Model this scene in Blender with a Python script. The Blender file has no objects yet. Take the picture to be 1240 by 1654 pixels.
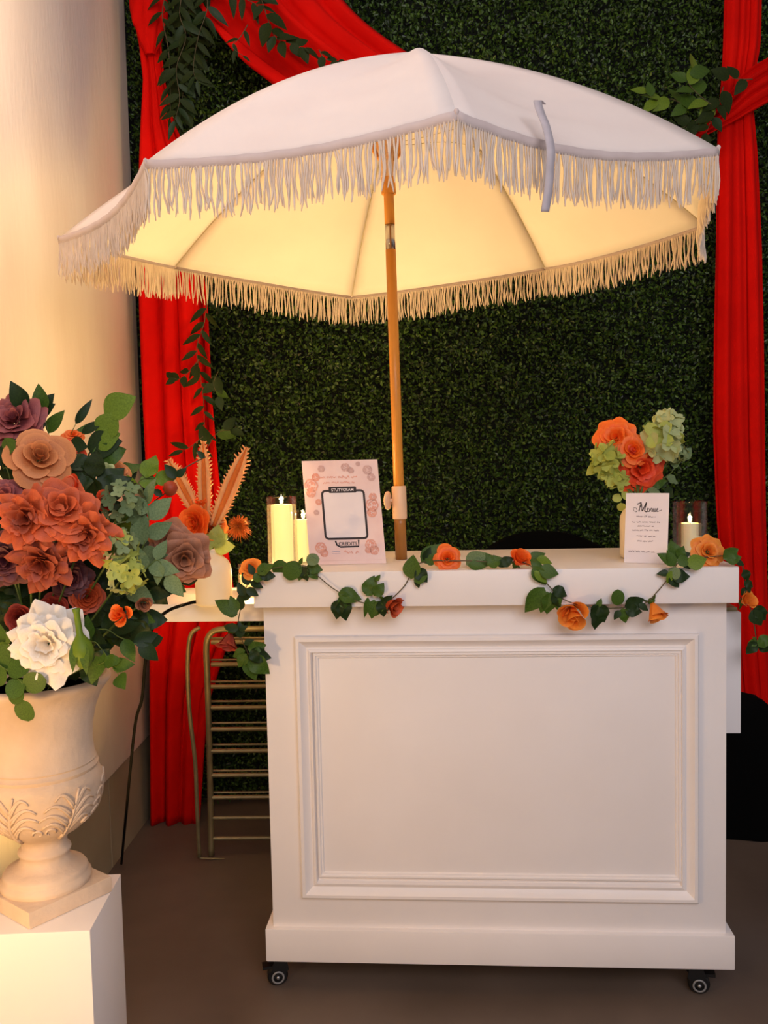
import bpy, bmesh, math, random
import numpy as np
from mathutils import Vector, Matrix
random.seed(7)
rng = np.random.default_rng(7)
S = bpy.context.scene
COL = S.collection
PI = math.pi

# ------------------------------------------------------------------ camera
CAMH, PITCH, ROLL, FPX = 1.44, 0.0632, 0.0222, 1431.0
F = Vector((0, math.cos(PITCH), -math.sin(PITCH)))
U0 = Vector((0, math.sin(PITCH), math.cos(PITCH)))
R0 = Vector((1, 0, 0))
RR = R0*math.cos(ROLL) - U0*math.sin(ROLL)
UU = U0*math.cos(ROLL) + R0*math.sin(ROLL)
CAM = Vector((0, 0, CAMH))
cam = bpy.data.cameras.new('camera')
camo = bpy.data.objects.new('camera', cam)
COL.objects.link(camo)
cam.sensor_fit = 'HORIZONTAL'
cam.sensor_width = 36
cam.lens = FPX/1240*36
cam.clip_start = 0.02
m3 = Matrix((RR, UU, -F)).transposed()
camo.matrix_world = Matrix.Translation(CAM) @ m3.to_4x4()
S.camera = camo

# ------------------------------------------------------------------ world, lights, exposure
S.view_settings.view_transform = 'Standard'
S.view_settings.look = 'None'
S.view_settings.exposure = 0
S.view_settings.gamma = 1
S.view_settings.use_curve_mapping = False
w = bpy.data.worlds.new('world')
S.world = w
w.use_nodes = True
w.node_tree.nodes['Background'].inputs[0].default_value = (1.0, 0.86, 0.86, 1)
w.node_tree.nodes['Background'].inputs[1].default_value = 0.27


def area(name, loc, target, sx, sy, power, color):
    l = bpy.data.lights.new(name, 'AREA')
    l.shape = 'RECTANGLE'
    l.size, l.size_y, l.energy, l.color = sx, sy, power, color
    o = bpy.data.objects.new(name, l)
    COL.objects.link(o)
    o.location = loc
    o.rotation_euler = (Vector(target)-Vector(loc)).to_track_quat('-Z', 'Y').to_euler()
    return o


def point(name, loc, power, color, r=0.02):
    l = bpy.data.lights.new(name, 'POINT')
    l.energy, l.color, l.shadow_soft_size = power, color, r
    o = bpy.data.objects.new(name, l)
    COL.objects.link(o)
    o.location = loc
    return o


area('room_light', (0.7, -1.2, 2.7), (0.2, 2.4, 1.1), 2.2, 1.4, 59, (0.94, 0.92, 1.0))
area('ceiling_light', (-0.35, 1.75, 3.5), (-0.25, 2.2, 2.2), .9, .9, 9, (1.0, 0.86, 0.88))
WARM = (1.0, 0.60, 0.22)
point('warm_floor_lamp', (-0.78, 1.02, 0.70), 17, (1.0, 0.59, 0.23), 0.06)


def spot(name, loc, target, power, color, deg, blend, r=.04):
    l = bpy.data.lights.new(name, 'SPOT')
    l.energy, l.color, l.shadow_soft_size = power, color, r
    l.spot_size, l.spot_blend = math.radians(deg), blend
    o = bpy.data.objects.new(name, l)
    COL.objects.link(o)
    o.location = loc
    o.rotation_euler = (Vector(target)-Vector(loc)).to_track_quat('-Z', 'Y').to_euler()
    return o


# added warm spot hidden behind the counter, brightens the canopy underside; no fixture
spot('canopy_fill_spot', (0.0, 3.0, .95), (0.0, 2.55, 2.3), 74, (1.0, .69, .28), 125, .8, .12)
# extra spot out of view, put in to brighten the upper cream wall
spot('upper_wall_fill', (0.3, 1.0, 2.95), (-1.03, 1.82, 2.70), 215, (1.0, .71, .48), 54, .9, .1)
# warm fill added out of sight behind the pedestal to lift the wall
spot('lower_wall_fill', (-.60, 1.98, .18), (-1.0, 2.8, 1.25), 40, (1.0, .62, .20), 80, 1, .05)


# ------------------------------------------------------------------ image-ray helpers (give real points at real depths)
def ray(px, py):
    return F*FPX + RR*(px-620) + UU*(827-py)


def at(px, py, Y):
    d = ray(px, py)
    return CAM + d*(Y/d.y)


def ath(px, py, h):
    d = ray(px, py)
    return CAM + d*((h-CAMH)/d.z)


# ------------------------------------------------------------------ materials
def lin(h):
    if isinstance(h, str):
        h = h.lstrip('#')
        c = [int(h[i:i+2], 16)/255 for i in (0, 2, 4)]
    else:
        c = [x/255 for x in h]
    return tuple((x/12.92 if x <= .04045 else ((x+.055)/1.055)**2.4) for x in c)+(1,)


MATS = {}


def mat(name, col, col2=None, rough=0.6, metal=0, scale=8, bump=0, bscale=None, trans=0, spec=0.5, island=False, emis=0,
        stretch=None, sheen=0, sss=0):
    if name in MATS:
        return MATS[name]
    m = bpy.data.materials.new(name)
    m.use_nodes = True
    nt = m.node_tree
    N, L = nt.nodes, nt.links
    b = N['Principled BSDF']
    b.inputs['Roughness'].default_value = rough
    b.inputs['Metallic'].default_value = metal
    b.inputs['Specular IOR Level'].default_value = spec
    c1 = lin(col)
    c2 = lin(col2) if col2 else tuple(x*.86 for x in c1[:3])+(1,)
    tc = N.new('ShaderNodeTexCoord')
    mp = N.new('ShaderNodeMapping')
    L.new(tc.outputs['Object'], mp.inputs[0])
    if stretch:
        mp.inputs['Scale'].default_value = stretch
    if island:
        g = N.new('ShaderNodeNewGeometry')
        src = g.outputs['Random Per Island']
    else:
        n = N.new('ShaderNodeTexNoise')
        n.inputs['Scale'].default_value = scale
        n.inputs['Detail'].default_value = 5
        L.new(mp.outputs[0], n.inputs['Vector'])
        src = n.outputs['Fac']
    r = N.new('ShaderNodeValToRGB')
    r.color_ramp.elements[0].position = 0.0 if island else .32
    r.color_ramp.elements[1].position = 1.0 if island else .68
    r.color_ramp.elements[0].color = c2
    r.color_ramp.elements[1].color = c1
    L.new(src, r.inputs[0])
    colout = r.outputs[0]
    if 'petal' in name:
        at_ = N.new('ShaderNodeAttribute')
        at_.attribute_name = 'rim'
        mxc = N.new('ShaderNodeMix')
        mxc.data_type = 'RGBA'
        L.new(at_.outputs['Fac'], mxc.inputs[0])
        L.new(r.outputs[0], mxc.inputs[6])
        mxc.inputs[7].default_value = tuple(min(1, x*1.45+k) for x, k in zip(c1[:3], (.14, .06, .03)))+(1,)
        colout = mxc.outputs[2]
    L.new(colout, b.inputs['Base Color'])
    if bump:
        n2 = N.new('ShaderNodeTexNoise')
        n2.inputs['Scale'].default_value = bscale or scale*4
        n2.inputs['Detail'].default_value = 4
        L.new(mp.outputs[0], n2.inputs['Vector'])
        bp = N.new('ShaderNodeBump')
        bp.inputs['Strength'].default_value = bump
        bp.inputs['Distance'].default_value = 0.004
        L.new(n2.outputs['Fac'], bp.inputs['Height'])
        L.new(bp.outputs[0], b.inputs['Normal'])
    if emis:
        b.inputs['Emission Color'].default_value = c1
        b.inputs['Emission Strength'].default_value = emis
    if sheen:
        b.inputs['Sheen Weight'].default_value = sheen
    if sss:
        b.inputs['Subsurface Weight'].default_value = sss
        b.inputs['Subsurface Radius'].default_value = (0.02, 0.01, 0.004)
    if trans:
        t = N.new('ShaderNodeBsdfTranslucent')
        L.new(r.outputs[0], t.inputs['Color'])
        mx = N.new('ShaderNodeMixShader')
        mx.inputs[0].default_value = trans
        L.new(b.outputs[0], mx.inputs[1])
        L.new(t.outputs[0], mx.inputs[2])
        L.new(mx.outputs[0], N['Material Output'].inputs[0])
    MATS[name] = m
    return m


def glass_mat(name):
    m = bpy.data.materials.new(name)
    m.use_nodes = True
    N, L = m.node_tree.nodes, m.node_tree.links
    b = N['Principled BSDF']
    b.inputs['Base Color'].default_value = (1, .97, .9, 1)
    b.inputs['Roughness'].default_value = .03
    b.inputs['Transmission Weight'].default_value = 1
    b.inputs['IOR'].default_value = 1.35
    # thin glass: straight-through blend keeps the candle light passing
    t = N.new('ShaderNodeBsdfTransparent')
    mx = N.new('ShaderNodeMixShader')
    mx.inputs[0].default_value = .72
    L.new(b.outputs[0], mx.inputs[1])
    L.new(t.outputs[0], mx.inputs[2])
    L.new(mx.outputs[0], N['Material Output'].inputs[0])
    return m


def emit_mat(name, col, strength):
    m = bpy.data.materials.new(name)
    m.use_nodes = True
    N, L = m.node_tree.nodes, m.node_tree.links
    e = N.new('ShaderNodeEmission')
    e.inputs[0].default_value = lin(col)
    e.inputs[1].default_value = strength
    L.new(e.outputs[0], N['Material Output'].inputs[0])
    return m


# ------------------------------------------------------------------ object helpers
WM = {}


def tag(o, label=None, cat=None, group=None, kind=None):
    if label:
        o['label'] = label
    if cat:
        o['category'] = cat
    if group:
        o['group'] = group
    if kind:
        o['kind'] = kind
    return o


def place(o, W, parent=None):
    WM[o.name] = W.copy()
    if parent is not None:
        o.parent = parent
        o.matrix_basis = WM[parent.name].inverted() @ W
    else:
        o.matrix_basis = W
    return o


def empty(name, loc, label=None, cat=None, group=None, kind=None):
    o = bpy.data.objects.new(name, None)
    o.empty_display_size = .05
    COL.objects.link(o)
    place(o, Matrix.Translation(Vector(loc)))
    return tag(o, label, cat, group, kind)


def link(name, me, parent=None, W=None):
    o = bpy.data.objects.new(name, me)
    COL.objects.link(o)
    place(o, W if W is not None else Matrix.Identity(4), parent)
    return o


def mesh(name, verts, faces, m, smooth=True):
    me = bpy.data.meshes.new(name)
    me.from_pydata([tuple(v) for v in verts], [], faces)
    me.materials.append(m)
    if smooth:
        me.polygons.foreach_set('use_smooth', [True]*len(me.polygons))
    me.update()
    return me


def obj(name, verts, faces, m, parent=None, smooth=True, W=None):
    """world-space vertices; recentred on their bounds' bottom centre"""
    V = [Vector(v) for v in verts]
    if W is None:
        lo = Vector((min(v.x for v in V), min(v.y for v in V), min(v.z for v in V)))
        hi = Vector((max(v.x for v in V), max(v.y for v in V), max(v.z for v in V)))
        c = Vector(((lo.x+hi.x)/2, (lo.y+hi.y)/2, lo.z))
        V = [v-c for v in V]
        W = Matrix.Translation(c)
    return link(name, mesh(name, V, faces, m, smooth), parent, W)


class MB:
    def __init__(self):
        self.v, self.f = [], []

    def add(self, vs, fs):
        n = len(self.v)
        self.v += [Vector(v) for v in vs]
        self.f += [tuple(i+n for i in f) for f in fs]
        return self

    def box(self, lo, hi, T=None, bev=0):
        if bev:
            bm = bmesh.new()
            bmesh.ops.create_cube(bm, size=1)
            for v in bm.verts:
                v.co = Vector([lo[i]+(v.co[i]+.5)*(hi[i]-lo[i]) for i in range(3)])
            bmesh.ops.bevel(bm, geom=bm.edges[:], offset=bev, segments=2, affect='EDGES', profile=.6)
            bm.verts.index_update()
            vs = [T @ v.co if T else v.co.copy() for v in bm.verts]
            fs = [tuple(v.index for v in f.verts) for f in bm.faces]
            bm.free()
            return self.add(vs, fs)
        x0, y0, z0 = lo
        x1, y1, z1 = hi
        vs = [Vector(p) for p in ((x0, y0, z0), (x1, y0, z0), (x1, y1, z0), (x0, y1, z0), (x0, y0, z1), (x1, y0, z1), (x1, y1, z1), (x0, y1, z1))]
        if T:
            vs = [T @ v for v in vs]
        return self.add(vs, [(0, 3, 2, 1), (4, 5, 6, 7), (0, 1, 5, 4), (1, 2, 6, 5), (2, 3, 7, 6), (3, 0, 4, 7)])

    def tube(self, pts, r, n=8, caps=True):
        pts = [Vector(p) for p in pts]
        rs = r if isinstance(r, (list, tuple)) else [r]*len(pts)
        up = None
        vs, fs = [], []
        for i, p in enumerate(pts):
            t = (pts[min(i+1, len(pts)-1)]-pts[max(i-1, 0)])
            t = t.normalized() if t.length > 1e-9 else Vector((0, 0, 1))
            if up is None:
                up = t.orthogonal().normalized()
            up = (up-t*up.dot(t))
            up = up.normalized() if up.length > 1e-6 else t.orthogonal().normalized()
            b = t.cross(up)
            for k in range(n):
                a = 2*PI*k/n
                vs.append(p+(up*math.cos(a)+b*math.sin(a))*rs[i])
        for i in range(len(pts)-1):
            for k in range(n):
                a, b2 = i*n+k, i*n+(k+1) % n
                fs.append((a, b2, b2+n, a+n))
        if caps:
            fs.append(tuple(range(n-1, -1, -1)))
            fs.append(tuple(range((len(pts)-1)*n, len(pts)*n)))
        return self.add(vs, fs)

    def lathe(self, prof, n=40, c=(0, 0, 0), T=None, caps=True):
        c = Vector(c)
        vs, fs = [], []
        for (r, z) in prof:
            for k in range(n):
                a = 2*PI*k/n
                v = Vector((r*math.cos(a), r*math.sin(a), z))
                vs.append((T @ v if T else v)+c)
        for i in range(len(prof)-1):
            for k in range(n):
                a, b = i*n+k, i*n+(k+1) % n
                fs.append((a, b, b+n, a+n))
        if caps:
            if prof[0][0] > 1e-4:
                fs.append(tuple(range(n-1, -1, -1)))
            if prof[-1][0] > 1e-4:
                fs.append(tuple(range((len(prof)-1)*n, len(prof)*n)))
        return self.add(vs, fs)

    def grid(self, fn, nu, nv, closed=False):
        vs = [fn(i/nu, j/nv) for j in range(nv+1) for i in range(nu+1)]
        fs = []
        for j in range(nv):
            for i in range(nu):
                a = j*(nu+1)+i
                fs.append((a, a+1, a+nu+2, a+nu+1))
        return self.add(vs, fs)

    def build(self, name, m, parent=None, smooth=True, W=None):
        return obj(name, self.v, self.f, m, parent, smooth, W)


def autosmooth(o, ang=35):
    me = o.data
    bm = bmesh.new()
    bm.from_mesh(me)
    a = math.radians(ang)
    for e in bm.edges:
        e.smooth = not (len(e.link_faces) == 2 and e.calc_face_angle(0) > a)
    bm.to_mesh(me)
    bm.free()
    return o


def solid(o, t):
    md = o.modifiers.new('thick', 'SOLIDIFY')
    md.thickness = t
    md.offset = 0
    return o


def spline(pts, n=8):
    """Catmull-Rom through pts"""
    P = [Vector(p) for p in pts]
    out = []
    for i in range(len(P)-1):
        p0, p1, p2, p3 = P[max(i-1, 0)], P[i], P[i+1], P[min(i+2, len(P)-1)]
        for k in range(n):
            t = k/n
            out.append(.5*((2*p1)+(p2-p0)*t+(2*p0-5*p1+4*p2-p3)*t*t+(3*p1-p0-3*p2+p3)*t**3))
    out.append(P[-1])
    return out


# ------------------------------------------------------------------ materials list
M = dict(
    plaster=mat('cream_plaster', 'f2e8d6', 'e8dac6', .75, scale=5, bump=.25, bscale=60, stretch=(1, 1, .25)),
    stone=mat('beige_stone_panel', 'a89b80', '93876d', .6, scale=3, bump=.1),
    grout=mat('pale_joint', 'c8b890', 'b8a880', .7),
    floor=mat('dark_concrete', '6c5d52', '584b41', .55, scale=2.5, bump=.1, bscale=40),
    black=mat('black_wall', '0a0a09', '050505', .9),
    white=mat('white_paint', 'efe9e6', 'eae3df', .42, scale=3, bump=.03, bscale=30),
    hedge=mat('hedge_leaf', '4c6c1e', '0e1e08', .42, island=True, spec=.5),
    hedgeback=mat('hedge_back', '0a1006', '050803', .9),
    red=mat('red_fabric', 'ea1207', 'da0d05', .85, scale=6, bump=.2, bscale=150, trans=.12, spec=.1),
    canvas=mat('white_canvas', 'f0e6df', 'ebdfd8', .8, scale=4, bump=.12, bscale=400, trans=.16),
    hem=mat('grey_hem', 'cdbdb8', 'c4b3ae', .85, scale=20),
    fringe=mat('cream_fringe', 'ead9c8', 'dccab8', .9, scale=30, trans=.15),
    strap=mat('grey_strap', 'b8b0b4', 'aaa2a6', .7, scale=30),
    wood=mat('golden_wood', 'e09a3c', 'cf852a', .4, scale=6, stretch=(8, 8, .6)),
    darkwood=mat('lower_pole_wood', 'a87030', '8a5a22', .35, scale=6, stretch=(8, 8, .6)),
    steel=mat('polished_steel', 'd8d4cc', 'c0bcb4', .22, metal=1),
    creamplastic=mat('cream_plastic', 'e8c4a0', 'dfb995', .45),
    rib=mat('rib_steel', 'c8b890', 'b8a880', .6),
    urn=mat('cast_stone', 'd8c2ac', 'c2a98f', .8, scale=7, bump=.5, bscale=50),
    bronze=mat('bronze_metal', '9a8c66', '7c7050', .4, metal=.5, scale=12),
    caster=mat('caster_black', '121212', '0a0a0a', .4),
    hub=mat('caster_hub', 'b8b8b8', 'a0a0a0', .35, metal=.6),
    wax=mat('candle_wax', 'fff0c8', 'f8e4b4', .5, sss=.3),
    ceramic=mat('cream_ceramic', 'f6e6c6', 'f0dcb8', .45, scale=10),
    paper=mat('white_card', 'ece2e2', 'e6dbdb', .6),
    blush=mat('blush_board', 'ecd2cb', 'e6c4bc', .5, scale=14),
    ink=mat('black_ink', '2a1a18', '221412', .6),
    greyink=mat('grey_ink', '988a8e', '8c7e82', .6),
    salmon=mat('salmon_print', 'dc9480', 'e2a894', .6, scale=60),
    bluei=mat('blue_print', '8a90b0', '8088a8', .6),
    palegrey=mat('pale_print', 'd2aca4', 'cca49c', .6),
    vine=mat('vine_stem', '5a4a2a', '46401e', .6),
    greenstem=mat('green_stem', '5c7028', '4a5c1e', .5),
    cable=mat('black_cable', '0e0b08', '080605', .8, spec=.1),
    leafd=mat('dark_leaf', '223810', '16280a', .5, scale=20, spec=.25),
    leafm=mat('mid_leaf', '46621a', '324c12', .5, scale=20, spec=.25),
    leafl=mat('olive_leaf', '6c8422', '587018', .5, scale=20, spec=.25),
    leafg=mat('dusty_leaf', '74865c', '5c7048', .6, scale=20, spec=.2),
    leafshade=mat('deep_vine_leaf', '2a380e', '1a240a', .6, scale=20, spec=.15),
    bag=mat('black_cloth', '050505', '030303', .95, spec=.1),
    terracotta=mat('terracotta_petal', 'c8582c', 'b04820', .6, scale=40, trans=.2),
    rust=mat('rust_petal', '9c4024', '843218', .6, scale=40, trans=.2),
    peach=mat('peach_brown_petal', 'd08850', 'c07040', .6, scale=40, trans=.2),
    mauve=mat('mauve_petal', '924648', '783438', .6, scale=40, trans=.15),
    mocha=mat('mocha_petal', 'a86e50', '8e5a3e', .6, scale=40, trans=.15),
    orange=mat('orange_petal', 'f8701a', 'ee5c12', .55, scale=40, trans=.2),
    amber=mat('amber_petal', 'f59030', 'ee7c22', .55, scale=40, trans=.2),
    redor=mat('red_orange_petal', 'ea4616', 'd8360c', .55, scale=40, trans=.2),
    darkred=mat('dark_red_petal', '98281c', '7c1c14', .55, scale=40, trans=.15),
    burnt=mat('burnt_orange_petal', 'c04c20', 'a83c18', .55, scale=40, trans=.15),
    burgundy=mat('burgundy_petal', '58202a', '421620', .6, scale=40),
    cream=mat('white_petal', 'f4ead8', 'ece0cc', .6, scale=30, trans=.2),
    lime=mat('lime_petal', 'b8c060', 'a4b048', .6, scale=40, trans=.2),
    palegreen=mat('pale_green_petal', 'c8d09c', 'b4c080', .6, scale=40, trans=.2),
    dullgreen=mat('dull_green_petal', '90a070', '7a8c58', .6, scale=40, trans=.15),
    plume=mat('plume_edge', 'f8c080', 'f0b06c', .8, scale=60, trans=.3),
    plumeo=mat('plume_core', 'e88430', 'd87020', .8, scale=60, trans=.2),
)
M['glass'] = glass_mat('clear_glass')
M['flame'] = emit_mat('candle_flame', 'ffd890', 8)
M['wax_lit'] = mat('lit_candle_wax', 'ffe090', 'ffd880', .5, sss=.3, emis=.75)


# ================================================================== STRUCTURE
mb = MB().box((-2.6, -1.5, -.06), (3.2, 4.2, 0))
tag(mb.build('floor', M['floor'], smooth=False), kind='structure')
mb = MB().box((-2.6, 3.80, 0), (3.2, 3.86, 3.7))
tag(mb.build('wall_back', M['black'], smooth=False), kind='structure')
# left wall: runs towards the camera, standing proud of a stone-clad base
WA, WB = Vector((-.9619, 3.56, 0)), Vector((-1.105, -.9, 0))
wd = (WB-WA).normalized()
wn = Vector((-wd.y, wd.x, 0))
if wn.x < 0:
    wn = -wn


def wallpt(s, off, z):
    return WA+wd*s+wn*off+Vector((0, 0, z))


Lw = (WB-WA).length
T = Matrix((wd.to_4d(), (-wn).to_4d(), (0, 0, 1, 0), (0, 0, 0, 1))).transposed()
T = Matrix.Translation(WA) @ Matrix(((wd.x, -wn.x, 0, 0), (wd.y, -wn.y, 0, 0), (0, 0, 1, 0), (0, 0, 0, 1)))
mb = MB().box((0, 0, .335), (Lw, .30, 3.7), T, bev=.012)
tag(autosmooth(mb.build('wall_left', M['plaster'])), kind='structure')
base = empty('baseboard_left', wallpt(0, -.02, 0), kind='structure')
MB().box((0, .03, 0), (Lw, .30, .334), T).build('backing', M['grout'], base, False)
s0 = 0.0
for s1 in (.5, 1.55, 2.6, 3.65, Lw):
    MB().box((s0+.003, .014, 0), (s1-.003, .04, .332), T, bev=.002).build('stone_panel', M['stone'], base, False)
    s0 = s1

# ------------------------------------------------------------------ hedge wall
hroot = empty('hedge_wall', (0.2, 3.66, 0), 'tall dark green boxwood hedge panel behind the cart and umbrella', 'hedge')
MB().box((-.98, 3.70, 0), (1.9, 3.78, 3.6)).build('backing_panel', M['hedgeback'], hroot, False)


def leaf_cloud(n, x0, x1, z0, z1, y0, y1, smin, smax):
    c = np.stack([rng.uniform(x0, x1, n), rng.uniform(y0, y1, n), rng.uniform(z0, z1, n)], 1)
    # clumps: push leaves out in small sprigs
    c[:, 1] += .02*np.sin(c[:, 0]*21+np.sin(c[:, 2]*17)*2)*np.cos(c[:, 2]*19)
    d = rng.normal(size=(n, 3))
    d[:, 1] = -np.abs(d[:, 1])*.9
    d[:, 2] += .35
    d /= np.linalg.norm(d, axis=1)[:, None]
    s = rng.normal(size=(n, 3))
    s -= d*(s*d).sum(1)[:, None]
    s /= np.linalg.norm(s, axis=1)[:, None]
    nn = np.cross(d, s)
    L = rng.uniform(smin, smax, n)[:, None]
    W = L*.27
    v = np.empty((n, 6, 3))
    v[:, 0] = c
    v[:, 1] = c+d*L*.35+s*W+nn*W*.35
    v[:, 2] = c+d*L*.75+s*W*.85+nn*W*.3
    v[:, 3] = c+d*L
    v[:, 4] = c+d*L*.75-s*W*.85+nn*W*.3
    v[:, 5] = c+d*L*.35-s*W+nn*W*.35
    f = np.array([[0, 1, 2, 3], [0, 3, 4, 5]])
    faces = (f[None]+(np.arange(n)*6)[:, None, None]).reshape(-1, 4)
    me = bpy.data.meshes.new('hedge_leaves')
    me.vertices.add(n*6)
    me.vertices.foreach_set('co', v.reshape(-1).astype(np.float32))
    me.loops.add(len(faces)*4)
    me.loops.foreach_set('vertex_index', faces.reshape(-1).astype(np.int32))
    me.polygons.add(len(faces))
    me.polygons.foreach_set('loop_start', (np.arange(len(faces))*4).astype(np.int32))
    me.polygons.foreach_set('use_smooth', np.zeros(len(faces), dtype=bool))
    me.update(calc_edges=True)
    me.materials.append(M['hedge'])
    return me


o = link('hedge_leaves', leaf_cloud(260000, -.98, 1.9, .02, 3.58, 3.60, 3.72, .010, .021), hroot)
tag(o, kind='stuff')


# ================================================================== CART
CY, CX0, YAW = 2.2225, .2674, .071
cc, ss = math.cos(YAW), math.sin(YAW)
TC = Matrix(((cc, ss, 0, CX0), (-ss, cc, 0, CY), (0, 0, 1, 0), (0, 0, 0, 1)))
ZT, ZS, ZP, ZB, DEP = 1.147, 1.056, .178, .087, .475
cart = empty('serving_cart', (CX0+.1, CY+.25, 0), 'white panelled serving cart on black casters under the fringed umbrella', 'cart')
bw = 1.195/2
autosmooth(MB().box((-bw, .056, ZP-.09), (bw, DEP-.03, ZS), TC, bev=.003).build('body', M['white'], cart))
autosmooth(MB().box((-.61, 0, ZS), (.61, DEP, ZT), TC, bev=.003).build('countertop', M['white'], cart))
pw = 1.2326/2
pl = autosmooth(MB().box((-pw, .040, ZB), (pw, DEP-.01, ZP), TC, bev=.004).build('plinth', M['white'], cart))


def cart_front(px, py, off=0.0, d=0.056):
    """point of the cart's front plane (depth d behind the slab front, pulled off metres towards the viewer)"""
    n = Vector((ss, cc, 0))
    p0 = Vector((CX0, CY, 0))+n*(d-off)
    r = ray(px, py)
    t = (p0-CAM).dot(n)/r.dot(n)
    return CAM+r*t


TCi = TC.inverted()


def local_rect(c4):
    q = [TCi @ cart_front(*c) for c in c4]
    return ((q[0].x+q[3].x)/2, (q[1].x+q[2].x)/2, (q[3].z+q[2].z)/2, (q[0].z+q[1].z)/2)


def frame_moulding(name, rect, prof, parent):
    """prof: list of (inset, height) swept round the rectangle with mitred corners"""
    x0, x1, z0, z1 = rect
    mb = MB()
    vs, fs = [], []
    n = len(prof)
    for (ins, h) in prof:
        for (x, z) in ((x0+ins, z0+ins), (x1-ins, z0+ins), (x1-ins, z1-ins), (x0+ins, z1-ins)):
            vs.append(TC @ Vector((x, .056-h, z)))
    for i in range(n-1):
        for k in range(4):
            a, b = i*4+k, i*4+(k+1) % 4
            fs.append((a, b, b+4, a+4))
    mb.add(vs, fs)
    return autosmooth(mb.build(name, M['white'], parent), 25)


R1 = local_rect([(473.4, 1028), (1127.6, 1022), (1125.7, 1457), (490.7, 1447)])
R2 = local_rect([(514.5, 1064), (1088, 1060), (1090.5, 1413), (525.5, 1407)])
frame_moulding('outer_moulding', R1, [(0, -.001), (0, .012), (.004, .016), (.012, .017), (.016, .012), (.030, .004), (.034, .004), (.036, .010),
                                      (.042, .012), (.044, .006), (.046, -.001)], cart)
i2 = R2[0]-R1[0]-.016
r2 = (R2[0]-.016, R2[1]+.016, R2[2]-.016, R2[3]+.016)
frame_moulding('inner_moulding', r2, [(0, -.001), (0, .006), (.003, .008), (.007, .008), (.009, .004), (.013, .004), (.016, -.001)], cart)

# side shelves: left one raised, right one folded down
sl = autosmooth(MB().box((-.933, .115, 1.0), (-bw-.001, .42, 1.048), TC, bev=.002).build('side_shelf', M['white'], cart))
tag(sl, 'raised shelf board on the left side')
sr = autosmooth(MB().box((bw+.012, .115, .690), (bw+.055, .42, 1.012), TC, bev=.002).build('side_shelf', M['white'], cart))
tag(sr, 'folded-down shelf board on the right side')
autosmooth(MB().box((bw+.001, .13, 1.012), (bw+.05, .40, 1.022), TC, bev=.001).build('hinge', M['bronze'], cart))
# brackets under the left shelf, near the body
mb = MB()
mb.box((-bw-.02, .36, .88), (-bw-.001, .385, 1.0), TC)
mb.build('shelf_bracket', M['white'], cart, False)


def caster(lx, ly, ang):
    c = TC @ Vector((lx, ly, 0))
    T = Matrix.Translation(c) @ Matrix.Rotation(ang, 4, 'Z')
    e = MB()
    e.box((-.03, -.03, ZB-.006), (.03, .03, ZB), T)
    e.lathe([(.016, ZB-.020), (.020, ZB-.006)], 16, T=T)
    for s in (-1, 1):
        pts = [(-.012, s*.016, ZB-.012), (.022, s*.016, ZB-.018), (.026, s*.016, ZB-.04), (-.002, s*.016, .020), (-.016, s*.016, .03), (-.02, s*.016, ZB-.03)]
        vs = [T @ Vector(p) for p in pts]+[T @ (Vector(p)+Vector((0, s*.003, 0))) for p in pts]
        n = len(pts)
        e.add(vs, [tuple(range(n)), tuple(range(2*n-1, n-1, -1))]+[(i, (i+1) % n, n+(i+1) % n, n+i) for i in range(n)])
    e.box((-.045, -.014, ZB-.036), (-.015, .014, ZB-.028), T)
    ca = e.build('caster', M['caster'], cart, False)
    Tw = T @ Matrix.Translation((-.004, 0, .028)) @ Matrix.Rotation(PI/2, 4, 'X')
    autosmooth(MB().lathe([(.010, -.013), (.024, -.013), (.028, -.009), (.028, .009), (.024, .013), (.010, .013)], 24, T=Tw).build('wheel', M['caster'], ca))
    for s in (-1, 1):
        h = MB()
        h.lathe([(.013, s*.0205), (.0165, s*.0215), (.018, s*.0205), (.0165, s*.0195), (.013, s*.0205)], 24, T=Tw, caps=False)
        h.lathe([(0.0001, s*.0228), (.004, s*.0222), (.005, s*.0195)], 12, T=Tw)
        h.build('wheel_ring', M['hub'], ca)


caster(-pw+.025, .085, math.radians(12))
caster(pw-.085, .085, math.radians(168))
caster(-pw+.06, DEP-.07, math.radians(40))
caster(pw-.06, DEP-.07, math.radians(200))


# ================================================================== UMBRELLA
umb = empty('fringed_umbrella', (0.046, 2.50, 1.147), 'white octagonal fringed umbrella on a golden wooden pole above the cart', 'umbrella')
VP = [(95, 385), (235, 262), (737, 182), (1160, 240), (1137, 362), (880, 432), (568, 478), (283, 430)]
VY = [2.384, 1.8016, 1.628, 1.965, 2.615, 3.198, 3.371, 3.034]
RV = [at(p[0], p[1], y) for p, y in zip(VP, VY)]
APX = at(662, 84, 2.47)
# dome profile between apex and rim
SAG = [.018, .012, .030, .02, .02, .012, .012, .012]


def drop(t):
    return .65*t+.35*t**2.4


def rimpt(i, u):
    a, b = RV[i], RV[(i+1) % 8]
    p = a.lerp(b, u)
    c = Vector((APX.x, APX.y, p.z))
    s = math.sin(PI*u)
    p = p+(c-p)*(.035*s)
    p.z -= SAG[i]*s**.8
    return p


def canopy_pt(i, u, t):
    r = rimpt(i, u)
    # straight line apex->rim in plan; dome in height
    x = APX.x+(r.x-APX.x)*t
    y = APX.y+(r.y-APX.y)*t
    hgt = APX.z-r.z
    z = APX.z-hgt*drop(t)
    s = math.sin(PI*u)
    z -= .018*s*math.sin(PI*min(t*1.02, 1))      # cloth slack between ribs
    # soft tension creases near the rib tips
    z += .003*math.sin(9*u+14*t+i)*math.sin(PI*t)*s
    z += .0045*math.sin(34*(t-.25*u)+i)*math.exp(-((t-.80)/.11)**2)*s*(1 if i in (1, 2) else .4)
    return Vector((x, y, z))


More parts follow.
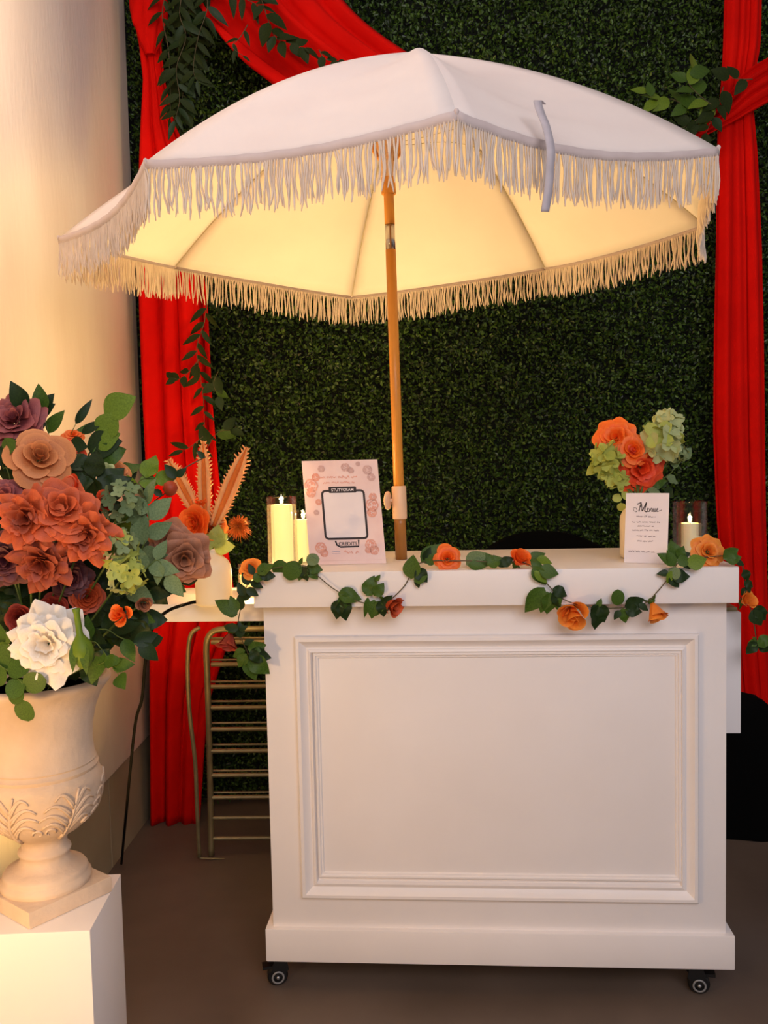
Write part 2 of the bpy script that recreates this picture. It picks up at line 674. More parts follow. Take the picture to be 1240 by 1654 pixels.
for i in range(8):
    p = MB().grid(lambda u, v: canopy_pt(i, u, max(v, .002)), 14, 26).build('canopy_panel', M['canvas'], umb)
    solid(p, .0012)
for i in range(8):
    # hem band hanging from the rim
    def hem(u, v, i=i):
        r = rimpt(i, u)
        out = Vector((r.x-APX.x, r.y-APX.y, 0)).normalized()
        return r+out*(.003-.002*v)+Vector((0, 0, .004-.018*v+.0008*math.sin(u*60+i)))
    solid(MB().grid(hem, 40, 2).build('hem', M['hem'], umb), .0016)
    fr = MB()
    e = (RV[(i+1) % 8]-RV[i]).length
    n = int(e/.0054)
    for k in range(n):
        u = (k+.5+random.uniform(-.35, .35))/n
        r = rimpt(i, min(max(u, 0), 1))
        out = Vector((r.x-APX.x, r.y-APX.y, 0)).normalized()
        tang = (RV[(i+1) % 8]-RV[i]).normalized()
        L = random.uniform(.080, .106)
        a, b, c2 = random.uniform(-1, 1), random.uniform(-1, 1), random.uniform(0, 6)
        pts = []
        for j in range(7):
            t = j/6
            q = r+Vector((0, 0, -.010-L*t))+tang*(.005*a*math.sin(t*PI*1.1)+.005*b*t+.0010*math.sin(t*9+c2))+out*(.004*math.sin(t*5+c2)*t)
            pts.append(q)
        fr.tube(pts, [.0024, .0023, .0023, .0022, .0023, .0024, .0010], 5, False)
    tag(fr.build('fringe', M['fringe'], umb), kind='stuff')
# corner tassels where fringe bunches
for i in range(8):
    r = RV[i]
    MB().lathe([(.0005, .006), (.004, .004), (.005, 0), (.003, -.006), (.0005, -.008)], 10, c=r+Vector((0, 0, .002))).build('rib_tip', M['hem'], umb)

# pole (slightly leaning), joint, collars
PB = ath(648, 903, ZT+.001)
PTOP = at(627, 296, 2.50)
pd = (PTOP-PB).normalized()


def pole_at(py):
    # point on the pole axis at image height py
    lo, hi = -0.2, 1.6
    for _ in range(40):
        m_ = (lo+hi)/2
        q = PB+(PTOP-PB)*m_
        d = q-CAM
        y = 827-FPX*d.dot(UU)/d.dot(F)
        if y > py:
            lo = m_
        else:
            hi = m_
    return PB+(PTOP-PB)*lo


MB().tube([pole_at(903), pole_at(846), pole_at(835)], .0165, 20).build('lower_pole', M['darkwood'], umb)
MB().tube([pole_at(840), pole_at(404)], .0145, 20).build('pole', M['wood'], umb)
MB().tube([pole_at(405), pole_at(362)], .0138, 20).build('joint_sleeve', M['steel'], umb)
MB().box((-.0022, -.0152, 0), (.0022, -.0125, (pole_at(364)-pole_at(403)).length), Matrix.Translation(pole_at(403))).build('joint_slot', M['darkwood'], umb, False)
MB().tube([pole_at(363), pole_at(240)], .0142, 20).build('upper_pole', M['wood'], umb)
autosmooth(MB().tube([pole_at(314), pole_at(312), pole_at(288), pole_at(285)], [.0195, .0205, .0195, .0175], 20).build('collar', M['wood'], umb))
# carved hub with rib sockets
hubp = pole_at(240)
hb = MB().tube([pole_at(288), pole_at(262), pole_at(240), pole_at(222)], [.019, .021, .033, .036], 20)
hub = autosmooth(hb.build('hub', M['creamplastic'], umb))
sk = MB()
for k in range(8):
    a = k*PI/4+.2
    d = Vector((math.cos(a), math.sin(a), 0))
    sk.tube([pole_at(262)+d*.016, pole_at(245)+d*.038, pole_at(228)+d*.046], [.005, .006, .005], 8)
sk.build('rib_socket', M['wood'], hub)
# clamp with thumb screw on the lower pole
autosmooth(MB().tube([pole_at(838), pole_at(836), pole_at(787), pole_at(785)], [.0195, .0205, .0205, .0185], 24).build('clamp', M['creamplastic'], umb))
kp = pole_at(808)
TK = Matrix.Translation(kp+Vector((-.033, -.004, 0))) @ Matrix.Rotation(PI/2, 4, 'Y') @ Matrix.Rotation(.5, 4, 'X')
kn = MB().lathe([(.0005, -.007), (.018, -.006), (.026, -.002), (.026, .003), (.018, .006), (.0005, .007)], 24, T=Matrix.Diagonal((1.0, .72, 1, 1)))
kn.v = [TK @ v for v in kn.v]
kn.tube([kp+Vector((-.034, 0, 0)), kp+Vector((-.016, 0, 0))], .005, 10)
kn.build('thumb_screw', M['creamplastic'], umb)
# thin ribs under the canopy
for i in range(8):
    pts = [hubp+Vector((0, 0, .012))]
    for j in range(1, 19):
        t = .05+.95*j/18
        q = canopy_pt(i, 0, t)
        base_ = hubp.lerp(RV[i], t)
        wgt = min(1, t/.45)
        q = base_.lerp(q, wgt)-Vector((0, 0, .0025))
        pts.append(q)
    MB().tube(pts, .0010, 6).build('rib', M['rib'], umb)
# pole continues up to the peak inside
MB().tube([pole_at(240), APX+Vector((0, 0, -.012))], [.014, .010], 16).build('pole_top', M['wood'], umb)
# closing strap: sewn on the canopy, looping over and hanging past the fringe
sp = [(875, 168), (868, 163), (873, 182), (882, 205), (889, 240), (888, 270), (886, 300), (880, 342)]
i_ = 2
sY = [1.83, 1.80, 1.77, 1.735, 1.70, 1.695, 1.695, 1.695]
pts = spline([at(px, py, y-.012) for (px, py), y in zip(sp, sY)], 5)
vs, fs = [], []
for k, p in enumerate(pts):
    side = Vector((.9, .25, .05)).normalized()
    wdt = .0085
    vs += [p-side*wdt, p+side*wdt]
    if k:
        a = 2*k
        fs.append((a-2, a-1, a+1, a))
solid(obj('strap', vs, fs, M['strap'], umb), .0016)


# ================================================================== DRAPES
def drape(name, rows, Y, folds, amp, parent=None, nz=60, nx=120, seed=0, depthfn=None, thick=.002, phase=0):
    """rows: (y_px, x_left_px, x_right_px) top to bottom at depth Y: pleated hanging cloth"""
    r_ = random.Random(seed)
    ph = [r_.uniform(0, 6.28) for _ in range(6)]
    ys = [r[0] for r in rows]

    def fn(u, v):
        yp = ys[0]+(ys[-1]-ys[0])*v
        xl = np.interp(yp, ys, [r[1] for r in rows])
        xr = np.interp(yp, ys, [r[2] for r in rows])
        L, R_ = at(xl, yp, Y), at(xr, yp, Y)
        w_ = (R_-L).length
        uu = u+.02*math.sin(v*5+ph[0]+u*8)
        p = L.lerp(R_, u)
        a = amp*min(1, w_/.2)
        f = math.sin(2*PI*folds*uu+ph[1])+.45*math.sin(2*PI*folds*1.73*uu+ph[2]+v*1.5)+.25*math.sin(2*PI*folds*2.9*uu+ph[3]-v)
        p.y += a*f*.7+(depthfn(u, v) if depthfn else 0)
        p.x += a*.35*math.cos(2*PI*folds*uu+ph[1])
        return p
    o = MB().grid(fn, nx, nz).build(name, M['red'], parent)
    return solid(o, thick)


# left curtain
lc = empty('red_curtain', at(290, 1322, 3.5)*1, 'red drape hanging beside the cream wall, left of the cart', 'curtain', )
drape('cloth', [(45, 222, 262), (75, 228, 262), (130, 234, 268), (200, 232, 284), (260, 232, 312), (380, 230, 328), (500, 231, 341), (640, 235, 347), (760, 240, 356),
                (900, 244, 372), (1000, 246, 385), (1060, 247, 360), (1130, 248, 338), (1200, 249, 330), (1328, 250, 322)], 3.45, 3.2, .040, lc, seed=3, nz=90)
# gathered knot and tail at the tie point
kc = at(241, 30, 3.42)


def knot(u, v):
    a = 2*PI*u
    z = (v-.5)*.30
    r = .066*math.sin(PI*min(max(v, .03), .985))**.5*(1+.10*math.sin(5*a+v*4)+.06*math.sin(9*a-6*v))
    if v < .35:
        r *= .85
    return kc+Vector((r*math.cos(a), r*.7*math.sin(a), z+.02))


MB().grid(knot, 40, 20).build('knot', M['red'], lc)

# right curtain
rc = empty('red_curtain', at(1205, 1330, 3.4), 'red drape hanging at the right edge, behind the menu card end of the cart', 'curtain')
drape('cloth', [(-80, 1170, 1228), (0, 1168, 1228), (70, 1166, 1226), (130, 1163, 1215), (175, 1158, 1214), (250, 1155, 1220), (400, 1152, 1226), (550, 1148, 1229), (700, 1147, 1231), (820, 1152, 1233),
                (930, 1160, 1236), (1060, 1172, 1240), (1190, 1184, 1250), (1345, 1192, 1262)], 3.44, 3.2, .036, rc, seed=8, nz=90)

# swag across the top: broad on the left, gathered to a rope on the right
def swag(name, A, B, Y, seed, parent, folds=4, amp=.032, nu=90, nv=24):
    a, b = spline([at(x, y, Y) for x, y in A], 10), spline([at(x, y, Y) for x, y in B], 10)
    n = min(len(a), len(b))
    r_ = random.Random(seed)
    ph = r_.uniform(0, 6)

    def fn(u, v):
        k = u*(n-1)
        i = min(int(k), n-2)
        t = k-i
        p = a[i].lerp(a[i+1], t).lerp(b[i].lerp(b[i+1], t), v)
        w_ = (a[i]-b[i]).length
        p.y += amp*min(1, w_/.25)*(math.sin(2*PI*folds*v+ph+1.5*u)+.5*math.sin(2*PI*folds*1.8*v+ph*2-u*2))
        p.y -= .05*math.sin(PI*v)*min(1, w_/.2)
        return p
    return solid(MB().grid(fn, nu, nv).build(name, M['red'], parent), .002)


sw = empty('red_swag', at(520, 60, 3.5), 'wide red cloth swag sweeping down behind the umbrella top', 'drapery')
swag('cloth', [(480, -170), (545, -10), (655, 86), (760, 130), (868, 122), (985, 190), (1090, 214), (1165, 165), (1200, 120), (1262, 84)],
     [(225, -120), (335, 20), (442, 124), (560, 210), (740, 262), (930, 275), (1085, 240), (1168, 205), (1215, 180), (1270, 150)], 3.40, 5, sw)
swag('fold', [(300, -60), (338, 22), (400, 78), (470, 130), (560, 190)], [(280, -60), (334, 28), (386, 92), (446, 140), (540, 215)], 3.37, 9, sw, folds=1.5, amp=.012, nu=40, nv=8)


# ================================================================== LEAVES AND FLOWERS (shared meshes)
def leaf_mesh(key, m, wid=.42, tip=1.0, fold=.18, curl=.16, wavy=0):
    """leaf along +Y, length 1, face +Z, closed thin blade with a raised midrib"""
    nv, verts, faces = 9, [], []
    nu = 4
    for j in range(nv+1):
        t = j/nv
        if tip < .5:      # round leaf
            hw = wid*math.sqrt(max(0, 1-(2*t-1)**2))*.98+.001
        else:
            hw = wid*(math.sin(PI*t**.82))**(.9)*(1-.25*t*tip)+.001
        for i in range(nu+1):
            s = (i/nu-.5)*2
            z = fold*hw*abs(s)-curl*t*t+wavy*math.sin(t*14)*abs(s)*.05
            if i == nu//2:
                z += .012
            verts.append((s*hw, t, z))
    for j in range(nv):
        for i in range(nu):
            a = j*(nu+1)+i
            faces.append((a, a+1, a+nu+2, a+nu+1))
    return mesh(key, verts, faces, m)


LEAF = {}


def leafm(kind, mk):
    k = (kind, mk)
    if k not in LEAF:
        P = dict(ovate=(.34, 1, .2, .18, 0), slim=(.17, 1, .25, .22, 0), round=(.46, .2, .10, .10, 0), wide=(.42, .9, .2, .2, 1), big=(.42, .7, .12, .12, 0), ivy=(.40, 1.2, .25, .25, 1))[kind]
        LEAF[k] = leaf_mesh(kind+'_leaf', M[mk], *P)
    return LEAF[k]


def frame_mat(loc, d, nrm, s, sx=1.0):
    d = Vector(d).normalized()
    nrm = Vector(nrm)
    x = d.cross(nrm)
    if x.length < 1e-4:
        x = d.orthogonal()
    x.normalize()
    n = x.cross(d)
    m_ = Matrix((x*s*sx, d*s, n*s)).transposed().to_4x4()
    return Matrix.Translation(Vector(loc)) @ m_


def leaf(parent, kind, mk, base, tip, nrm=(0, -1, .2), name='leaf', sx=1.0):
    base, tip = Vector(base), Vector(tip)
    return link(name, leafm(kind, mk), parent, frame_mat(base, tip-base, nrm, (tip-base).length, sx))


def rvec(s=1.0):
    return Vector((random.uniform(-s, s), random.uniform(-s, s), random.uniform(-s, s)))


PET = {}


def petal_mesh(mk, r1, h, A, curl, ruf, frq, point):
    k = (mk, r1, h, A, curl, ruf, frq, point)
    if k in PET:
        return PET[k]
    nu, nv = (10, 7) if ruf else (7, 6)

    def fn(a, b):
        u = a*2-1
        v = b*(1-.16*abs(u)**2.5)
        if point:
            v = b*(1-.30*abs(u)**1.3)
        w_ = (math.sin(PI*(.10+.52*v)))**.8
        th = u*A*w_*1.05
        rho = r1*(.12+.88*v**.75)+curl*max(0, v-.55)**2*1.8
        z = h*v**.9-curl*max(0, v-.6)**2*3.2
        if ruf:
            rho += ruf*math.sin(frq*u+1.3)*v*v
            z += ruf*.9*math.cos(frq*u*1.3)*v*v
        rho *= 1-.10*(abs(u)**2)*v
        return Vector((rho*math.cos(th), rho*math.sin(th), z))
    mb = MB().grid(fn, nu, nv)
    me = mesh('petal', mb.v, mb.f, M[mk])
    ra = me.attributes.new('rim', 'FLOAT', 'POINT')
    for j in range(nv+1):
        for i in range(nu+1):
            e_ = max(j/nv, .0)**7
            ra.data[j*(nu+1)+i].value = .5*max(e_, (abs(i/nu*2-1)**9)*.8*(j/nv))
    PET[k] = me
    return me


# layers: (count, r1, h, A, curl)
ROSE = [(3, .15, .60, 1.25, 0), (3, .30, .60, 1.1, .04), (4, .50, .54, .90, .12), (5, .76, .42, .78, .30), (5, 1.0, .22, .72, .40)]
OPEN = [(4, .20, .50, 1.2, .05), (5, .45, .48, .85, .15), (6, .72, .36, .72, .3), (7, 1.0, .18, .62, .35)]
CARN = [(3, .22, .62, 1.5, .10), (3, .42, .62, 1.35, .15), (4, .62, .54, 1.1, .22), (4, .86, .38, 1.05, .28), (5, 1.05, .12, .92, .25)]
BUD = [(3, .22, .95, 1.3, 0), (3, .40, 1.05, 1.1, .05), (4, .52, 1.0, .9, .28)]
RAN = [(3, .12, .48, 1.3, 0), (4, .26, .55, 1.1, 0), (4, .42, .58, 1.0, 0), (5, .60, .55, .88, 0), (6, .80, .44, .78, .05), (6, .98, .26, .7, .1)]
PEONY = [(3, .20, .55, 1.5, .1), (4, .40, .56, 1.15, .2), (4, .60, .48, 1.1, .28), (5, .82, .32, .95, .34), (6, 1.05, .08, .85, .3)]


def add_petals(parent, W, layers, R, mk, ruf=0, frq=6, point=False, mk_inner=None, jit=.12, name='petal'):
    first = random.uniform(0, 6)
    for li, (n, r1, h, A, curl) in enumerate(layers):
        m_ = mk_inner if (mk_inner and li < len(layers)//2) else mk
        me = petal_mesh(m_, r1, h, A, curl, ruf*(.4+.2*li), frq, point)
        for k in range(n):
            a = first+li*1.1+2*PI*k/n+random.uniform(-jit, jit)
            L = W @ Matrix.Rotation(a, 4, 'Z') @ Matrix.Rotation(random.uniform(-jit, jit)*.8, 4, 'Y') @ Matrix.Rotation(random.uniform(-jit, jit)*.7, 4, 'X')
            L = L @ Matrix.Scale(R*random.uniform(.93, 1.06), 4)
            link(name, me, parent, L)


def facing(pos, d):
    return Matrix.Translation(pos) @ Vector(d).normalized().to_track_quat('Z', 'Y').to_matrix().to_4x4()


def stem_to(parent, a, b, r=.0022, m_='greenstem'):
    a, b = Vector(a), Vector(b)
    mid = a.lerp(b, .5)+rvec(.004)
    MB().tube(spline([a, mid, b], 4), r, 6).build('stem', M[m_], parent)


def flower(name, pos, d, dia, layers, mk, label, cat, group=None, ruf=0, frq=6, point=False, inner=None, root=None, jit=.12, sepals=True):
    d = Vector(d).normalized()
    R = dia/2
    e = empty(name, pos, label, cat, group)
    base_ = Vector(pos)-d*R*.45
    add_petals(e, facing(base_, d), layers, R, mk, ruf, frq, point, inner, jit)
    if sepals:
        for k in range(4):
            a = k*PI/2+.4
            q = d.orthogonal().normalized()
            q = Matrix.Rotation(a, 3, d) @ q
            leaf(e, 'slim', 'leafd', base_, base_+q*R*.7-d*R*.15, d, 'sepal')
    if root is not None:
        stem_to(e, base_, root)
    return e


def floret_mesh(mk):
    k = ('floret', mk)
    if k in PET:
        return PET[k]
    mb = MB()
    for p in range(4):
        a0 = p*PI/2

        def fn(u, v, a0=a0):
            s = (u-.5)*2
            w_ = .42*math.sin(PI*(.12+.72*v))
            x, y = v, s*w_
            z = .18*v*v+.12*abs(s)*v-.25*max(0, v-.7)
            return Vector((x*math.cos(a0)-y*math.sin(a0), x*math.sin(a0)+y*math.cos(a0), z))
        mb.grid(fn, 4, 4)
    mb.lathe([(.09, 0), (.10, .06), (.05, .12), (.001, .13)], 8)
    PET[k] = mesh('floret', mb.v, mb.f, M[mk])
    return PET[k]


def hydrangea(name, pos, d, dia, n, fs, mks, label, root=None, cat='flower', group=None):
    d = Vector(d).normalized()
    e = empty(name, pos, label, cat, group)
    R = dia/2
    for k in range(n):
        z = 1-1.25*(k+.5)/n
        a = k*2.39996
        r = math.sqrt(max(0, 1-z*z))
        v = facing(Vector((0, 0, 0)), d).to_3x3() @ Vector((r*math.cos(a), r*math.sin(a), z))
        c = Vector(pos)+v*R*random.uniform(.72, .86)
        W = facing(c, v+rvec(.25)) @ Matrix.Rotation(random.uniform(0, 3), 4, 'Z') @ Matrix.Scale(fs*random.uniform(.85, 1.15), 4)
        link('floret', floret_mesh(random.choice(mks)), e, W)
    if root is not None:
        stem_to(e, Vector(pos)-d*R*.3, root)
    return e


def spray(name, pts, kind, mk, n, size, label, cat='foliage', group=None, both=True, up=(0, -1, .25), stemm='greenstem', r=.0016, spread=.9, sizes=None, mk2=None):
    P = spline(pts, 6)
    e = empty(name, P[0], label, cat, group)
    MB().tube(P, [r*(1-.6*i/(len(P)-1)) for i in range(len(P))], 6).build('stem', M[stemm], e)
    for k in range(n):
        t = (k+1)/n
        i = min(int(t*(len(P)-1)), len(P)-1)
        p = P[i]
        tg = (P[min(i+1, len(P)-1)]-P[max(i-2, 0)]).normalized()
        side = tg.cross(Vector(up)).normalized()*(1 if k % 2 else -1)
        if k == n-1:
            side *= .1
        d = (tg*.75+side*spread+rvec(.25)).normalized()
        L = size*random.uniform(.8, 1.15)*(1-.25*t if n > 3 else 1)
        leaf(e, kind, mk2 if (mk2 and random.random() < .4) else mk, p, p+d*L, Vector(up)+rvec(.45))
    return e


# ================================================================== URN, PEDESTAL
PT = .542
pedC = Vector((-.583, 1.65, 0))
ped = empty('pedestal', (-.70, 1.76, 0), 'white square pedestal carrying the stone urn, bottom left', 'pedestal')
TP = Matrix.Translation(pedC) @ Matrix.Rotation(math.radians(2.2), 4, 'Z')
autosmooth(MB().box((-.255, 0, 0), (0, .232, PT), TP, bev=.0015).build('block', M['white'], ped))

UY = 1.785
UC = at(44, 1372, UY)
ux, uy = UC.x, UC.y
urn = empty('stone_urn', (ux, uy, PT), 'classical beige cast stone urn with carved leaves on the white pedestal', 'urn')
TU = Matrix.Translation((-.7006, 1.655, 0)) @ Matrix.Rotation(math.radians(52), 4, 'Z')
SD = .186
autosmooth(MB().box((0, 0, PT+.001), (SD, SD, PT+.034), TU, bev=.003).build('base_slab', M['urn'], urn))
plc = TU @ Vector((SD/2, SD/2, 0))
ux, uy = plc.x, plc.y
k_ = uy/FPX


def zat(py):
    return at(44, py, uy).z


prof = [(.088, PT+.0345), (.090, PT+.040), (.090, PT+.047), (.085, PT+.052), (.083, PT+.055), (.084, PT+.060), (.080, PT+.066)]
for py, rpx in ((1412, 52), (1398, 44), (1384, 39), (1378, 38)):
    prof.append((rpx*k_, max(zat(py), prof[-1][1]+.006)))
prof += [(41*k_, zat(1374)), (42*k_, zat(1371)), (41*k_, zat(1368)), (36*k_, zat(1364)), (36*k_, zat(1352)), (44*k_, zat(1344))]
for py, rpx in ((1335, 60), (1322, 74), (1305, 87), (1287, 93), (1268, 96), (1255, 96), (1246, 92), (1242, 88)):
    prof.append((rpx*k_, zat(py)))
prof += [(90*k_, zat(1239)), (91*k_, zat(1236)), (88*k_, zat(1233)), (86*k_, zat(1230)), (88*k_, zat(1227)), (86*k_, zat(1224))]
for py, rpx in ((1200, 83), (1172, 85), (1145, 91), (1122, 100), (1108, 111), (1102, 116), (1098, 117), (1094, 115), (1092, 110), (1100, 102), (1130, 92)):
    prof.append((rpx*k_, zat(py)))
autosmooth(MB().lathe(prof, 72, c=(ux, uy, 0)).build('bowl', M['urn'], urn), 50)
MB().lathe([(.001, zat(1118)), (99*k_, zat(1118))], 40, c=(ux, uy, 0)).build('soil', M['hedgeback'], urn)


# carved acanthus leaves round the bulge
def rprof(z):
    zs = [p[1] for p in prof[:-3]]
    rs = [p[0] for p in prof[:-3]]
    return float(np.interp(z, zs, rs))


def on_urn(a, z, off=0):
    r = rprof(z)+off
    return Vector((ux+r*math.cos(a), uy+r*math.sin(a), z))


zb_, zt_ = zat(1338), zat(1252)
H_ = zt_-zb_
for k in range(6):
    a0 = math.radians(-38+60*k)
    mb = MB()
    # midrib
    mb.tube([on_urn(a0-.10+.35*(t**1.5)*.5, zb_+H_*t, .002) for t in np.linspace(0, .97, 12)], [.0045-.002*t for t in np.linspace(0, 1, 12)], 6)
    for side in (-1, 1):
        for j, (t0, ln) in enumerate(((.12, .55), (.28, .62), (.45, .55), (.62, .38))):
            for lobe in (0, .07):
                pts = []
                for t in np.linspace(0, 1, 8):
                    am = a0-.10+.35*((t0)**1.5)*.5
                    aa = am+side*(ln*t**.9*.85)*(1-lobe)
                    zz = zb_+H_*(t0+lobe+(.30*math.sin(t*PI*.75))*(1 if lobe == 0 else .8))
                    pts.append(on_urn(aa, min(zz, zt_), .0015))
                mb.tube(pts, [.0032*(1-.55*t)+.0003 for t in np.linspace(0, 1, 8)], 6)
    tag(mb.build('carved_leaf', M['urn'], urn))
    mb = MB()
    a1 = a0+math.radians(30)
    for s in (-1, 1):
        pts = []
        for t in np.linspace(0, 1, 14):
            rad = .014*(1-t*.8)
            an = t*4.6
            pts.append(on_urn(a1+s*(.10+rad*math.cos(an)/.11), zb_+H_*.22+rad*math.sin(an), .0012))
        mb.tube(pts, [.0028*(1-.4*t) for t in np.linspace(0, 1, 14)], 6)
    mb.build('carved_scroll', M['urn'], urn)
URNM = Vector((ux, uy, zat(1110)))


# ================================================================== BOUQUET IN THE URN
BC = Vector((ux-.02, uy+.02, at(60, 900, uy).z))     # middle of the arrangement


def bq(px, py, Y):
    return at(px, py, Y)


def bface(p, k=.55):
    d = (p-BC)
    d.normalize()
    return (d*k+Vector((.05, -1, .10))).normalized()


def bflower(px, py, Y, diapx, layers, mk, label, name='rose', k=.55, d=None, **kw):
    p = bq(px, py, Y)
    dia = diapx*Y/FPX
    return flower(name, p, d or bface(p, k), dia, layers, mk, label, 'flower', root=URNM+rvec(.03), **kw)


G = 'flowers arranged in the stone urn'
bflower(20, 672, 1.74, 92, CARN, 'mauve', 'dusty mauve ruffled flower at the top left of the urn arrangement', 'carnation', ruf=.10, group=G)
bflower(66, 733, 1.66, 98, ROSE, 'peach', 'peach brown rose below the mauve flower in the urn', k=.4, group=G, d=(.5, -1, .55))
bflower(118, 698, 1.80, 34, OPEN, 'orange', 'tiny orange flower between slim leaves above the peach brown rose', 'small_flower', group=G, d=(.2, -.6, .9))
bflower(113, 735, 1.76, 52, OPEN, 'redor', 'orange red bloom tucked right of the peach brown rose', 'small_flower', group=G, d=(.5, -1, .1))
bflower(124, 790, 1.66, 70, BUD, 'redor', 'half-open orange red rose above the ruffled terracotta flowers', 'rosebud', group=G, d=(-.5, -1, .35))
bflower(194, 760, 1.80, 46, ROSE, 'peach', 'small peach rose at the upper right of the urn arrangement', 'rose', group=G, d=(.7, -.7, .5))
bflower(172, 762, 1.76, 42, BUD, 'palegreen', 'pale green opening bud beside the small peach rose', 'rosebud', group=G, d=(.1, -.8, .6))
bflower(98, 815, 1.60, 104, CARN, 'terracotta', 'terracotta ruffled flower with the broadest petals, centre of the urn arrangement', 'ruffled_flower', group=G, ruf=.11, frq=4.5, d=(.2, -.9, .55))
bflower(38, 838, 1.585, 96, CARN, 'terracotta', 'terracotta ruffled flower left of the centre one', 'ruffled_flower', group=G, ruf=.17, frq=6, inner='rust', d=(-.1, -1, .0))
bflower(135, 868, 1.60, 88, CARN, 'terracotta', 'terracotta ruffled flower lower right of the centre one, touching the green hydrangea', 'ruffled_flower', group=G, ruf=.17, frq=6, inner='rust', d=(.2, -1, -.2))
bflower(62, 915, 1.60, 92, CARN, 'rust', 'dark rust ruffled flower hanging beneath the terracotta ones', 'ruffled_flower', group=G, ruf=.17, frq=6, d=(0, -1, -.3))
bflower(6, 905, 1.66, 80, CARN, 'burgundy', 'deep burgundy ruffled flower at the left edge of the photo', 'ruffled_flower', group=G, ruf=.1)
bflower(4, 800, 1.64, 60, CARN, 'mauve', 'shaded mauve flower at the left edge beside the terracotta blooms', 'carnation', group=G, ruf=.1)
bflower(168, 812, 1.70, 56, BUD, 'redor', 'shaded red orange rose between terracotta petals and green hydrangea', 'rosebud', group=G, d=(.3, -1, .2))
bflower(115, 935, 1.68, 62, CARN, 'burgundy', 'dark burgundy bloom in the shade under the terracotta flowers', 'ruffled_flower', group=G, ruf=.08)
hydrangea('hydrangea', bq(200, 812, 1.70), (.4, -1, .4), 78*1.7/FPX, 18, .017, ['dullgreen', 'leafg'], 'green hydrangea head at the upper right of the ruffled terracotta flowers', URNM, group=G)
hydrangea('hydrangea', bq(188, 885, 1.66), (.3, -1, .1), 76*1.66/FPX, 18, .016, ['dullgreen', 'lime'], 'yellow green hydrangea head at the middle right of the urn arrangement', URNM, group=G)
hydrangea('hydrangea', bq(203, 928, 1.64), (.3, -1, -.1), 66*1.64/FPX, 12, .020, ['lime', 'palegreen'], 'lime hydrangea with large florets just above the orange poppy-like flower', URNM, group=G)
bflower(277, 873, 1.74, 70, ROSE, 'mocha', 'mocha brown rose at the right tip of the urn arrangement, upper of two', 'rose', ruf=.05, group=G, d=(.4, -1, .3))
bflower(298, 905, 1.72, 82, CARN, 'mocha', 'mocha pink ruffled flower at the right tip of the urn bouquet, before the cream vase', 'carnation', ruf=.09, group=G, d=(.3, -1, -.1))
bflower(142, 966, 1.70, 58, RAN, 'burnt', 'burnt orange ranunculus in the shade right of centre, above the green pod', 'ranunculus', group=G, d=(.5, -1, 0))
bflower(84, 985, 1.68, 56, RAN, 'darkred', 'dark red ranunculus just above the white rose', 'ranunculus', group=G, d=(.1, -1, .1))
bflower(28, 1003, 1.68, 58, RAN, 'darkred', 'dark red ranunculus left of and above the white rose', 'ranunculus', group=G, d=(-.2, -1, 0))
bflower(70, 1042, 1.58, 118, PEONY, 'cream', 'large white ruffled rose at the front of the urn rim', 'peony', ruf=.10, frq=8, group=G, d=(.05, -1, .12))
bflower(197, 992, 1.62, 58, BUD, 'orange', 'bright orange cupped flower at the lower right of the urn arrangement', 'cupped_flower', group=G, d=(-.15, -1, .25), jit=.3)
bflower(232, 975, 1.70, 46, BUD, 'mocha', 'shaded brown bud right of the bright orange cupped flower', 'rosebud', group=G, d=(.5, -1, 0))
# green pod with cut stem
pod = empty('seed_pod', bq(133, 1050, 1.585), 'green seed pod with upright cut stem beside the white rose', 'seed pod')
P0 = bq(133, 1052, 1.585)
MB().lathe([(.001, -.034), (.010, -.028), (.018, -.014), (.021, 0), (.018, .014), (.010, .026), (.006, .032), (.0055, .070), (.0075, .078), (.006, .079)], 16,
           c=P0, T=Matrix.Rotation(math.radians(-6), 4, 'Y')).build('pod', M['leafl'], pod)
leaf(pod, 'slim', 'leafm', P0+Vector((.008, -.01, .02)), P0+Vector((.012, -.03, -.035)), name='bract')
leaf(pod, 'slim', 'leafm', P0+Vector((-.008, -.01, .02)), P0+Vector((-.012, -.03, -.03)), name='bract')
stem_to(pod, P0+Vector((0, .01, -.03)), URNM)

